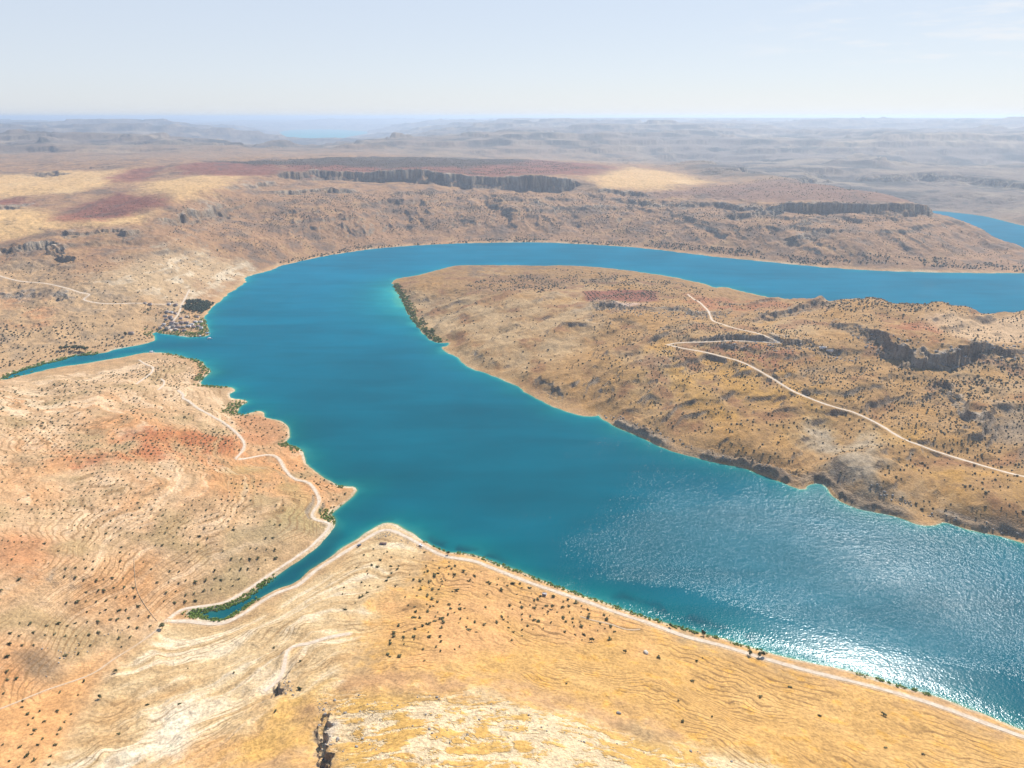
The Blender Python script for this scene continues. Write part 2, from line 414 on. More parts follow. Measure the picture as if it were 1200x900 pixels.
# ------------------------------------------------------------------ shore profile
px_u = 600 + FOC * X / np.maximum(Y * CT + CAM_H * ST, 1)      # used only to pick which bank is the rocky one
bluff = (on_pen & (X > 60) & (Y < 1150) & (px_u > 690)).astype(np.float32) * sstep(0.2, 0.6, 0.5 + fbm(X, Y, 70, 2, 291))
nbl = fbm(X, Y, 22, 4, 295, 0.6)
sl = mix(0.16, 1.1, bluff) + 0.12 * midw
wd = mix(34.0, 12.0, bluff)
w2 = np.clip(d / wd, 0, 1); w2 = w2 * w2 * (3 - 2 * w2)
land_h = mix(np.clip(d, 0, 60) * sl + 0.15, np.maximum(B, 0.6 + np.clip(d, 0, 50) * 0.05), w2)
land_h = np.where(bluff > 0, np.maximum(land_h, np.minimum(d * (1.1 + 0.9 * nbl), 6.5 + 9 * nbl) * bluff * sstep(0, 3, d) * (1 - sstep(20, 70, d) * 0.5)), land_h)
Z = np.where(d > 0, land_h, np.maximum(d * 0.22, -14)).astype(np.float32)
cliffy = np.maximum(cliffy, bluff * sstep(0.5, 3, d) * (1 - sstep(10, 20, d)))


def bil(G, x, y):
    t = np.arctan2(x, y); l = np.log(np.hypot(x, y))
    it = np.clip(np.searchsorted(th, t) - 1, 0, NT - 2); il = np.clip(np.searchsorted(lr, l) - 1, 0, NR - 2)
    ft = np.clip((t - th[it]) / (th[it + 1] - th[it]), 0, 1); fl = np.clip((l - lr[il]) / (lr[il + 1] - lr[il]), 0, 1)
    return (G[il, it] * (1 - ft) + G[il, it + 1] * ft) * (1 - fl) + (G[il + 1, it] * (1 - ft) + G[il + 1, it + 1] * ft) * fl


def at(u, v):
    """ground point seen along a survey ray: walk the ray until it meets the terrain"""
    dx, dy, dz = ray(u, v)
    h = math.hypot(dx, dy)
    rs = np.exp(np.linspace(math.log(60), math.log(60000), 3000))
    t = rs / h
    xs = dx * t; ys = dy * t; zs = CAM_H + dz * t
    g = np.maximum(bil(Z, xs, ys), 0)
    k = np.nonzero(zs <= g)[0]
    i = k[0] if len(k) else len(rs) - 1
    i = max(i, 1)
    a0 = zs[i - 1] - g[i - 1]; a1 = zs[i] - g[i]
    f = a0 / (a0 - a1) if a0 != a1 else 0
    return float(xs[i - 1] + (xs[i] - xs[i - 1]) * f), float(ys[i - 1] + (ys[i] - ys[i - 1]) * f)


# ------------------------------------------------------------------ roads (bench cut into the ground)
ROADS = [
    ([(1260, 882), (1200, 864), (1150, 846), (1100, 827), (1050, 812), (1000, 799), (950, 787), (910, 776), (880, 767), (840, 755), (800, 745), (760, 730), (720, 717), (690, 706), (660, 696), (630, 686), (600, 675), (575, 665),
      (555, 657), (535, 654), (520, 652), (500, 642), (480, 631), (462, 622), (448, 620), (430, 631), (410, 643), (390, 656), (372, 667), (360, 677), (350, 686), (335, 691), (318, 698), (300, 709), (285, 720), (270, 728), (255, 732), (240, 731), (222, 728), (205, 728), (196, 728)], 4.0, 'pale dirt shore road'),
    ([(196, 728), (200, 722), (212, 714), (228, 712), (248, 710), (265, 706), (280, 698), (298, 686), (315, 674), (335, 661), (352, 650), (368, 638), (380, 626), (388, 617), (384, 613), (372, 610), (364, 604), (367, 598), (374, 592), (374, 583), (368, 572), (360, 565), (345, 562), (334, 551), (328, 538), (318, 533), (300, 535), (284, 538), (276, 537)], 3.6, 'dirt road'),
    ([(276, 537), (284, 530), (288, 520), (280, 510), (268, 499), (250, 488), (232, 479), (222, 470), (213, 467), (216, 463), (208, 457)], 3.4, 'dirt road'),
    ([(196, 728), (180, 742), (160, 756), (135, 772), (110, 790), (80, 800), (50, 812), (0, 830), (-60, 850)], 1.7, 'valley track'),
    ([(410, 743), (385, 747), (362, 752), (346, 758), (336, 765), (334, 775), (330, 790), (322, 800), (310, 810)], 3.0, 'hill road'),
    ([(160, 449), (170, 443), (179, 436), (180, 430), (172, 428), (163, 422)], 3.0, 'dirt road'),
    ([(185, 456), (192, 452), (193, 447), (188, 444)], 2.6, 'dirt road'),
    ([(-20, 320), (0, 323), (40, 331), (80, 338), (92, 343), (108, 344), (97, 350), (100, 353), (125, 357), (150, 356), (180, 357), (205, 356)], 4.2, 'village road'),
    ([(222, 339), (218, 348), (212, 358), (210, 367), (204, 375), (198, 382), (202, 389)], 3.6, 'village street'),
    ([(806, 345), (822, 356), (832, 366), (834, 376), (850, 382), (880, 389), (905, 396), (920, 402), (900, 400), (870, 399), (835, 400), (800, 401), (782, 404)], 3.6, 'dirt road'),
    ([(782, 404), (800, 409), (830, 413), (860, 421), (885, 431), (910, 446), (935, 461), (960, 472), (985, 478), (1002, 484), (1030, 498), (1055, 513), (1085, 525), (1120, 537), (1160, 548), (1200, 558), (1240, 570)], 4.0, 'dirt road'),
    ([(750, 738), (735, 738), (715, 731), (695, 727), (680, 722)], 1.4, 'track'),
]
roadw = np.zeros(X.shape, np.float32)
ROAD_XY = []
for px, wdt, nm in ROADS:
    wdt = wdt * 0.85
    pts = [at(u, v) for u, v in px]
    pts = chaikin(pts, 2)
    # even spacing
    P = np.array(pts); L = np.r_[0, np.cumsum(np.hypot(*np.diff(P, axis=0).T))]
    n = max(8, int(L[-1] / 5))
    s = np.linspace(0, L[-1], n)
    P = np.c_[np.interp(s, L, P[:, 0]), np.interp(s, L, P[:, 1])]
    zz = np.maximum(bil(Z, P[:, 0], P[:, 1]), 0.9)
    kk = 9
    zz = np.convolve(np.pad(zz, kk, mode='edge'), np.hanning(2 * kk + 3)[1:-1] / np.hanning(2 * kk + 3)[1:-1].sum(), mode='valid')
    ROAD_XY.append((P, zz, wdt, nm))
    x0, y0 = P.min(0) - 15; x1, y1 = P.max(0) + 15
    m = (X > x0) & (X < x1) & (Y > y0) & (Y < y1)
    Pc = P[::2] if n > 40 else P
    zc = zz[::2] if n > 40 else zz
    dd, par, sd = seg_dist_par(X[m], Y[m], Pc)
    zi = np.interp(par, np.arange(len(zc)), zc)
    w = 1 - sstep(wdt * 0.75, wdt * 0.75 + 5, dd)
    Z[m] = np.where(d[m] > -1, mix(Z[m], zi, w), Z[m])
    roadw[m] = np.maximum(roadw[m], (0.35 if 'track' in nm else 1.0) * (1 - sstep(wdt * 0.6, wdt * 1.15, dd + 0.8 * flute[m])))

# ------------------------------------------------------------------ ground colour: a map of soils, fields and rock drawn on the ground
def lerp3(C, col, m):
    m = m[..., None]
    return C + (np.array(col, np.float32) - C) * m


nA = fbm(X, Y, 300, 5, 301); nB = fbm(X, Y, 60, 4, 311); nC = fbm(X, Y, 14, 3, 321); nD = fbm(X, Y, 1100, 4, 331)
# streaks that follow the contours
nS = perlin(smooth_h / 5.0 + nB * 1.4, X * 0.006 + 3, 341)
TAN = (0.50, 0.335, 0.185)
C = np.empty(X.shape + (3,), np.float32); C[:] = TAN
C = lerp3(C, (0.60, 0.47, 0.30), 0.75 * sstep(0.05, 0.5, nB + 0.5 * nS))
C = lerp3(C, (0.50, 0.27, 0.12), 0.6 * sstep(0.0, 0.5, nA))
C = lerp3(C, (0.36, 0.28, 0.16), 0.55 * sstep(0.05, 0.5, -nB + 0.3 * nA))


def mask(px, soft, nz=0.5, lam=None):
    """a soil polygon surveyed on the ground, with a ragged edge"""
    poly = np.array([at(u, v) for u, v in px], np.float32)
    x0, y0 = poly.min(0) - soft * 3; x1, y1 = poly.max(0) + soft * 3
    m = (X > x0) & (X < x1) & (Y > y0) & (Y < y1)
    out = np.zeros(X.shape, np.float32)
    xs = X[m]; ys = Y[m]
    q = seg_dist(xs, ys, poly, True); q = np.where(inside(xs, ys, poly), q, -q)
    q = q + soft * nz * 2 * (nB[m] + 0.6 * nC[m])
    out[m] = sstep(-soft, soft, q)
    return out


# far bank slopes and mesa: brown-grey scrubland
slope_far = midw * sstep(3, 25, d)
C = lerp3(C, (0.42, 0.265, 0.155), 0.85 * slope_far)
C = lerp3(C, (0.27, 0.20, 0.145), 0.75 * slope_far * sstep(-0.05, 0.4, nB + 0.5 * gul2))
C = lerp3(C, (0.52, 0.35, 0.19), 0.6 * slope_far * sstep(0.1, 0.5, -nB + 0.4 * nA))
# pale gullied clay on the north-west slopes
NW = mask([(100, 330), (160, 300), (230, 290), (290, 310), (300, 322), (240, 340), (215, 360), (170, 352), (120, 358), (60, 345)], 60)
C = lerp3(C, (0.50, 0.38, 0.235), 0.8 * NW)
C = lerp3(C, (0.60, 0.50, 0.36), 0.8 * NW * sstep(0.15, 0.5, nS + nB))
NW2 = mask([(0, 310), (60, 305), (110, 330), (200, 360), (170, 400), (60, 420), (0, 430), (-80, 430), (-80, 320)], 60)
C = lerp3(C, (0.50, 0.355, 0.205), 0.8 * NW2)
C = lerp3(C, (0.52, 0.27, 0.13), 0.8 * mask([(0, 345), (50, 350), (60, 385), (20, 380)], 30) * sstep(-0.2, 0.3, nB))
C = lerp3(C, (0.36, 0.27, 0.18), 0.55 * NW2 * sstep(0.05, 0.35, nB - 0.3 * nA))
# plateau grain fields
FIELD = (0.60, 0.415, 0.205)
fld = np.maximum.reduce([mask([(-200, 240), (0, 238), (60, 250), (100, 262), (60, 270), (0, 282), (-200, 290)], 60),
                         mask([(165, 214), (240, 205), (290, 206), (262, 220), (230, 232), (205, 236), (168, 226)], 60),
                         mask([(60, 252), (120, 256), (185, 248), (160, 262), (110, 268), (70, 264)], 40),
                         mask([(0, 205), (90, 200), (160, 198), (150, 212), (80, 226), (0, 232), (-200, 225)], 90),
                         mask([(690, 207), (740, 196), (800, 204), (835, 214), (780, 222), (700, 220)], 70)])
C = lerp3(C, FIELD, 0.9 * fld)
C = lerp3(C, (0.66, 0.50, 0.29), 0.5 * fld * sstep(0.1, 0.5, nA))
RED = (0.29, 0.125, 0.085)
red = np.maximum.reduce([mask([(60, 256), (95, 240), (140, 226), (185, 230), (196, 238), (165, 246), (120, 258), (70, 261)], 45),
                         mask([(125, 208), (150, 199), (195, 195), (170, 211), (140, 214)], 50),
                         mask([(200, 198), (240, 190), (330, 190), (335, 206), (270, 206), (220, 204)], 70),
                         mask([(330, 190), (500, 186), (640, 188), (722, 196), (690, 205), (600, 208), (500, 205), (400, 202), (335, 204)], 60),
                         mask([(-100, 232), (20, 232), (40, 240), (0, 244), (-100, 246)], 40)])
C = lerp3(C, RED, 0.85 * red)
C = lerp3(C, (0.42, 0.20, 0.12), 0.6 * red * sstep(0.0, 0.4, nB))
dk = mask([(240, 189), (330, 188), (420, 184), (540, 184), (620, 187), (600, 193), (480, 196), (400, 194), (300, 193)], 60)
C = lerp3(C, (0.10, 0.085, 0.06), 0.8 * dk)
MES = mask([(740, 232), (840, 218), (930, 210), (1010, 218), (1080, 236), (1090, 246), (1000, 242), (900, 236), (820, 230)], 40)
C = lerp3(C, (0.30, 0.19, 0.14), 0.8 * MES)
# peninsula
PENM = (px_u > 455) * ((Y > 560) & (Y < 1950) & (X > -320)) * sstep(2, 20, d) * (1 - midw * sstep(1850, 2000, Y))
pm = mask([(455, 330), (520, 308), (640, 305), (840, 330), (1000, 350), (1210, 362), (1500, 380), (1500, 690), (1200, 640), (1000, 598), (900, 562), (700, 492), (560, 440), (480, 390)], 30)
C = lerp3(C, (0.44, 0.285, 0.132), 0.92 * pm)
C = lerp3(C, (0.53, 0.40, 0.24), 0.6 * pm * sstep(0.0, 0.4, nA))
C = lerp3(C, (0.47, 0.285, 0.11), 0.7 * pm * sstep(0.02, 0.4, nB + 0.3 * nS))
C = lerp3(C, (0.34, 0.19, 0.10), 0.7 * pm * sstep(0.1, 0.42, -nB + 0.35 * nA))
pg = mask([(780, 400), (860, 420), (980, 470), (1100, 530), (1180, 580), (1100, 560), (950, 520), (840, 490), (760, 460), (740, 430)], 50)
C = lerp3(C, (0.53, 0.33, 0.10), 0.55 * pg * sstep(-0.25, 0.25, nB + 0.4 * nC))
C = lerp3(C, (0.52, 0.40, 0.25), 0.7 * mask([(470, 345), (560, 350), (700, 360), (690, 400), (620, 440), (560, 430), (520, 395), (480, 370)], 40) * sstep(-0.5, 0.3, nB))
C = lerp3(C, (0.35, 0.22, 0.125), 0.8 * mask([(540, 335), (570, 322), (630, 322), (680, 328), (640, 340), (580, 343)], 30) * sstep(-0.3, 0.3, nB))
orch = mask([(682, 342), (720, 340), (770, 341), (772, 353), (740, 354), (690, 353)], 10)
C = lerp3(C, (0.33, 0.15, 0.095), 0.95 * orch)
C = lerp3(C, (0.58, 0.42, 0.32), 0.9 * mask([(692, 354), (720, 353), (760, 356), (735, 361), (712, 360)], 12))
C = lerp3(C, (0.43, 0.205, 0.11), 0.75 * mask([(800, 345), (880, 352), (930, 360), (860, 368), (820, 364)], 30) * sstep(-0.3, 0.3, nB))
C = lerp3(C, (0.36, 0.17, 0.10), 0.7 * mask([(800, 402), (900, 404), (950, 420), (900, 436), (850, 416)], 20) * sstep(-0.4, 0.2, nC))
C = lerp3(C, (0.40, 0.18, 0.09), 0.8 * mask([(1060, 375), (1100, 372), (1110, 395), (1075, 402), (1040, 388)], 25) * sstep(-0.2, 0.2, nB))
C = lerp3(C, (0.58, 0.42, 0.26), 0.9 * mask([(1085, 372), (1210, 366), (1400, 380), (1400, 405), (1210, 398), (1120, 396)], 25))
C = lerp3(C, (0.47, 0.40, 0.30), 0.8 * mask([(940, 495), (1010, 500), (1060, 560), (1100, 600), (1010, 590), (960, 550)], 30) * sstep(-0.3, 0.3, nB))
C = lerp3(C, (0.40, 0.33, 0.25), 0.7 * mask([(1150, 480), (1260, 430), (1300, 560), (1200, 540)], 40) * sstep(-0.3, 0.3, nB))
# west land
wm = mask([(-300, 455), (0, 445), (100, 435), (200, 418), (250, 440), (340, 500), (415, 570), (390, 620), (300, 695), (190, 730), (100, 790), (0, 830), (-300, 900)], 25)
C = lerp3(C, (0.60, 0.435, 0.27), 0.75 * wm)
C = lerp3(C, (0.56, 0.305, 0.14), 0.78 * wm * sstep(-0.1, 0.4, nA + 0.5 * nB))
nS2 = perlin(smooth_h / 2.6 + 1.2 * nA + 0.5 * nB, X * 0.004 + Y * 0.003, 343) + 0.5 * perlin(smooth_h / 1.1 + nB, X * 0.009, 345)
C = lerp3(C, (0.66, 0.50, 0.33), 0.8 * wm * sstep(0.1, 0.55, nB * 0.8 + 0.75 * nS2 - 0.35 * nA))
C = lerp3(C, (0.43, 0.30, 0.17), 0.65 * wm * sstep(0.1, 0.5, -0.9 * nS2 - 0.4 * nB))
C = lerp3(C, (0.42, 0.31, 0.17), 0.7 * wm * sstep(0.12, 0.45, -nB - 0.2 * nA))
C = lerp3(C, (0.45, 0.19, 0.085), 0.9 * mask([(70, 530), (150, 512), (230, 502), (282, 505), (284, 527), (230, 540), (150, 542), (90, 545)], 26, 0.8) * sstep(-0.3, 0.5, nB + 0.5 * nS2))
C = lerp3(C, (0.50, 0.27, 0.14), 0.7 * mask([(280, 488), (315, 486), (332, 500), (336, 512), (310, 522), (286, 520)], 8))
C = lerp3(C, (0.47, 0.22, 0.10), 0.6 * mask([(0, 625), (60, 632), (80, 650), (20, 668), (-60, 665)], 20))
C = lerp3(C, (0.52, 0.29, 0.13), 0.5 * mask([(20, 700), (120, 660), (240, 640), (250, 690), (160, 740), (80, 780), (0, 800)], 25) * sstep(-0.2, 0.4, nB))
C = lerp3(C, (0.36, 0.28, 0.155), 0.75 * mask([(270, 625), (350, 600), (378, 622), (340, 655), (280, 695), (225, 705), (245, 670)], 18) * sstep(-0.4, 0.2, nB))
C = lerp3(C, (0.42, 0.33, 0.16), 0.6 * mask([(280, 545), (340, 555), (365, 590), (360, 615), (300, 600), (270, 570)], 18) * sstep(-0.3, 0.2, nB))
C = lerp3(C, (0.66, 0.53, 0.36), 0.75 * mask([(-100, 460), (40, 458), (90, 478), (60, 490), (0, 485), (-100, 500)], 20) * sstep(-0.1, 0.4, nS + nB))
C = lerp3(C, (0.27, 0.2, 0.13), 0.8 * mask([(20, 765), (45, 760), (65, 775), (75, 790), (50, 795), (30, 785)], 6))
# near land
C = lerp3(C, (0.60, 0.355, 0.165), 0.8 * mask([(-100, 850), (60, 800), (125, 765), (110, 800), (80, 860), (60, 910), (-100, 950)], 12))
nm = mask([(190, 734), (270, 732), (360, 682), (450, 622), (500, 648), (480, 700), (400, 800), (330, 830), (280, 905), (60, 910), (90, 850), (120, 800)], 10)
C = lerp3(C, (0.60, 0.46, 0.275), 0.85 * nm)
C = lerp3(C, (0.70, 0.585, 0.42), 0.8 * nm * sstep(0.0, 0.5, 0.7 * nB + 0.7 * nS2))
C = lerp3(C, (0.46, 0.32, 0.17), 0.5 * nm * sstep(0.1, 0.5, -nS2 - 0.3 * nB))
C = lerp3(C, (0.53, 0.345, 0.17), 0.7 * nm * sstep(0.0, 0.45, -nB + 0.4 * nA))
C = lerp3(C, (0.60, 0.365, 0.165), 0.75 * mask([(280, 850), (300, 820), (330, 830), (300, 910), (120, 910)], 10) * sstep(-0.3, 0.3, nB))
hill = mask([(500, 652), (560, 660), (700, 712), (900, 772), (1210, 868), (1300, 960), (950, 960), (760, 845), (600, 800), (420, 780), (440, 720)], 20, 0.8)
C = lerp3(C, (0.57, 0.37, 0.15), 0.9 * hill)
C = lerp3(C, (0.62, 0.415, 0.19), 0.6 * hill * sstep(-0.05, 0.4, nB))
C = lerp3(C, (0.56, 0.335, 0.09), 0.6 * hill * sstep(0.02, 0.4, nC + 0.4 * nA))
C = lerp3(C, (0.60, 0.37, 0.19), 0.75 * mask([(480, 668), (560, 668), (640, 695), (760, 735), (735, 765), (640, 745), (560, 765), (470, 775), (450, 740)], 22, 0.8) * sstep(-0.6, 0.3, nB))
C = lerp3(C, (0.57, 0.37, 0.13), 0.8 * mask([(300, 835), (345, 805), (378, 815), (385, 860), (384, 905), (275, 905)], 16, 0.8) * sstep(-0.35, 0.35, nB + 0.3 * nC))
rockz = mask([(385, 815), (470, 812), (560, 815), (650, 835), (760, 865), (900, 900), (900, 1000), (380, 1000)], 14)
C = lerp3(C, (0.60, 0.40, 0.13), 0.7 * rockz)
nR = ridged(X * 0.7 + 4 * nC, Y * 1.5, 17, 5, 351, 0.72) + 0.5 * nB + 0.25 * nS
out_rock = rockz * sstep(0.50, 0.66, nR)
C = lerp3(C, (0.68, 0.57, 0.41), 0.8 * out_rock)
apron = mask([(120, 905), (180, 820), (230, 780), (215, 870), (190, 910)], 10) * sstep(0.0, 0.3, nB)
C = lerp3(C, (0.72, 0.62, 0.47), 0.8 * apron)
# plain far country
C = lerp3(C, (0.21, 0.17, 0.14), 0.92 * farw)
C = lerp3(C, (0.09, 0.085, 0.075), 0.85 * farw * sstep(0.0, 0.35, nA + 0.4 * nD))
C = lerp3(C, (0.075, 0.075, 0.065), 0.6 * farw * sstep(0.05, 0.45, nB + 0.7 * nD + 0.4 * fbm(X, Y, 140, 3, 681)))
C = lerp3(C, (0.46, 0.36, 0.24), 0.7 * farw * sstep(0.2, 0.45, fbm(X * 0.6, Y, 700, 4, 685) - 0.2 * nB))
C = lerp3(C, (0.36, 0.285, 0.20), 0.6 * farw * sstep(0.05, 0.4, -nA + 0.5 * nD))
C = lerp3(C, (0.11, 0.10, 0.085), 0.7 * scarp * sstep(-0.3, 0.2, nA))
# bare rock where it is steep
gz_r = np.gradient(Z, axis=0) / np.maximum(np.gradient(RR, axis=0), 1e-3)
gz_t = np.gradient(Z, axis=1) / np.maximum(RR * np.gradient(TH.astype(np.float32), axis=1), 1e-3)
steep = np.hypot(gz_r, gz_t)
rk = np.maximum(sstep(0.6, 1.1, steep), 0.9 * cliffy) * sstep(1.0, 3.0, d)
rk = rk * np.where(RR > 5000, 0.5, 1)
C = lerp3(C, (0.37, 0.295, 0.215), 0.8 * rk)
C = lerp3(C, (0.26, 0.205, 0.15), 0.7 * rk * sstep(-0.1, 0.3, flute + 0.6 * nC))
bed = perlin(Z / 5.5 + 0.5 * nB, X * 0.004, 691) + 0.6 * perlin(Z / 2.1, X * 0.01, 693)
C = lerp3(C, (0.47, 0.39, 0.29), 0.75 * rk * sstep(0.05, 0.5, bed))
C = lerp3(C, (0.52, 0.45, 0.36), 0.85 * ctop * sstep(-0.15, 0.3, nC + nB) * (RR < 3600))
# strand line and river margins
strand = (d < 2.6 + 3 * nB) & (d > -30)
C = lerp3(C, (0.56, 0.49, 0.365), 0.8 * strand.astype(np.float32) * (1 - bluff) * np.clip(0.7 + 1.2 * nB, 0.1, 1) * np.where(RR > 1500, 0.15, np.where(on_pen, 0.4, 1)))
# road verges
C = lerp3(C, (0.66, 0.53, 0.385), 0.7 * roadw * np.clip(0.8 + 0.8 * nC, 0.2, 1))
C *= (1 + 0.16 * nC + 0.10 * fbm(X, Y, 4.5, 2, 361) * (RR < 1500))[..., None]
C *= (1 - 0.08 * pm - 0.13 * slope_far * (1 - np.maximum(NW, NW2)) * (1 - fld))[..., None]
C = lerp3(C, (0.155, 0.125, 0.10), 0.55 * slope_far * (1 - fld) * (1 - NW) * sstep(0.12, 0.42, fbm(X, Y * 0.7, 130, 4, 695) + 0.35 * nC))
C = np.clip(1.14 * np.clip(C, 0.02, 0.9) ** 1.31, 0.015, 0.72)

# terraces: how strongly ploughed or walled contour steps show
terr = 0.10 + 0.0 * d
terr = np.maximum(terr, 0.85 * mask([(150, 640), (250, 640), (300, 600), (330, 640), (270, 690), (190, 715), (160, 690)], 15))
terr = np.maximum(terr, 0.85 * wm)
terr = np.maximum(terr, 0.8 * mask([(280, 735), (360, 685), (450, 625), (500, 650), (470, 720), (400, 800), (330, 800)], 10))
terr = np.maximum(terr, 0.75 * nm)
terr = np.maximum(terr, 1.0 * hill)
terr = np.maximum(terr, 0.5 * rockz)
terr = np.maximum(terr, 0.55 * mask([(1000, 460), (1100, 470), (1160, 520), (1150, 545), (1060, 505), (990, 480)], 15))
terr = np.maximum(terr, 0.5 * mask([(540, 380), (700, 360), (680, 400), (600, 440), (550, 425)], 15))
terr = (terr * (1 - roadw) * sstep(2, 14, d) * (1 - midw) * (1 - cliffy)).astype(np.float32)
step_h = 1.6
lvl = (smooth_h / step_h + 1.3 * fbm(X, Y, 110, 3, 671)).astype(np.float32)

# ------------------------------------------------------------------ materials
def new_mat(name):
    m = bpy.data.materials.new(name); m.use_nodes = True
    nt = m.node_tree
    return m, nt, nt.nodes['Principled BSDF']


def nd(nt, typ, **kw):
    n = nt.nodes.new(typ)
    for k, v in kw.items():
        if k == 'op': n.operation = v
        else: setattr(n, k, v)
    return n


def math_n(nt, op, a, b=None, c=None, clamp=False):
    n = nt.nodes.new('ShaderNodeMath'); n.operation = op; n.use_clamp = clamp
    for i, q in enumerate((a, b, c)):
        if q is None: continue
        if isinstance(q, (int, float)): n.inputs[i].default_value = q
        else: nt.links.new(q, n.inputs[i])
    return n.outputs[0]


def noise_n(nt, vec, scale, detail=3, rough=0.55, dist=0.0):
    n = nt.nodes.new('ShaderNodeTexNoise')
    n.inputs['Scale'].default_value = scale; n.inputs['Detail'].default_value = detail
    n.inputs['Roughness'].default_value = rough; n.inputs['Distortion'].default_value = dist
    nt.links.new(vec, n.inputs['Vector'])
    return n.outputs['Fac']


def maprange(nt, x, a, b, c, e, smooth=False):
    n = nt.nodes.new('ShaderNodeMapRange')
    if smooth: n.interpolation_type = 'SMOOTHSTEP'
    nt.links.new(x, n.inputs[0])
    for i, v in enumerate((a, b, c, e)): n.inputs[i + 1].default_value = v
    return n.outputs[0]


def ground_material():
    m, nt, b = new_mat('dry_ground')
    L = nt.links.new
    at_c = nd(nt, 'ShaderNodeAttribute', attribute_name='soil')
    at_l = nd(nt, 'ShaderNodeAttribute', attribute_name='level')
    at_t = nd(nt, 'ShaderNodeAttribute', attribute_name='terrace')
    at_r = nd(nt, 'ShaderNodeAttribute', attribute_name='rocky')
    pos = nd(nt, 'ShaderNodeNewGeometry').outputs['Position']
    n1 = noise_n(nt, pos, 0.45, 4, 0.65)
    n2 = noise_n(nt, pos, 0.07, 4, 0.6)
    n3 = noise_n(nt, pos, 0.018, 3, 0.6)
    # terrace risers
    nw = noise_n(nt, pos, 0.028, 2, 0.5)
    warp = math_n(nt, 'ADD', math_n(nt, 'MULTIPLY', math_n(nt, 'SUBTRACT', nw, 0.5), 2.6), math_n(nt, 'MULTIPLY', math_n(nt, 'SUBTRACT', n1, 0.5), 0.5))
    lev = math_n(nt, 'ADD', at_l.outputs['Fac'], warp)
    fr = math_n(nt, 'FRACT', lev)
    riser = maprange(nt, math_n(nt, 'ABSOLUTE', math_n(nt, 'SUBTRACT', fr, 0.5)), 0.06, 0.20, 1.0, 0.0, True)
    broken = maprange(nt, n3, 0.42, 0.60, 0.06, 1.0, True)
    rs = math_n(nt, 'MULTIPLY', math_n(nt, 'MULTIPLY', riser, broken), at_t.outputs['Fac'])
    mx = nd(nt, 'ShaderNodeMix', data_type='RGBA', blend_type='MULTIPLY')
    mx.inputs[0].default_value = 1.0
    L(at_c.outputs['Color'], mx.inputs[6])
    v = math_n(nt, 'ADD', maprange(nt, n1, 0.3, 0.7, 0.68, 1.32), maprange(nt, n2, 0.3, 0.7, -0.12, 0.12))
    cmb = nd(nt, 'ShaderNodeCombineColor')
    for k in range(3): L(v, cmb.inputs[k])
    L(cmb.outputs[0], mx.inputs[7])
    # dry grass and stones on the risers
    mx2 = nd(nt, 'ShaderNodeMix', data_type='RGBA')
    L(math_n(nt, 'MULTIPLY', rs, 0.8), mx2.inputs[0])
    L(mx.outputs[2], mx2.inputs[6]); mx2.inputs[7].default_value = (0.235, 0.13, 0.05, 1)
    L(mx2.outputs[2], b.inputs['Base Color'])
    b.inputs['Roughness'].default_value = 0.95
    b.inputs['Specular IOR Level'].default_value = 0.15
    hgt = math_n(nt, 'ADD', math_n(nt, 'MULTIPLY', n1, math_n(nt, 'ADD', math_n(nt, 'MULTIPLY', at_r.outputs['Fac'], 3.0), 0.8)),
                 math_n(nt, 'MULTIPLY', fr, math_n(nt, 'MULTIPLY', at_t.outputs['Fac'], 0.9)))
    hgt = math_n(nt, 'ADD', hgt, math_n(nt, 'MULTIPLY', n2, 2.0))
    bp = nd(nt, 'ShaderNodeBump'); bp.inputs['Strength'].default_value = 0.8; bp.inputs['Distance'].default_value = 1.0
    L(hgt, bp.inputs['Height']); L(bp.outputs[0], b.inputs['Normal'])
    return m


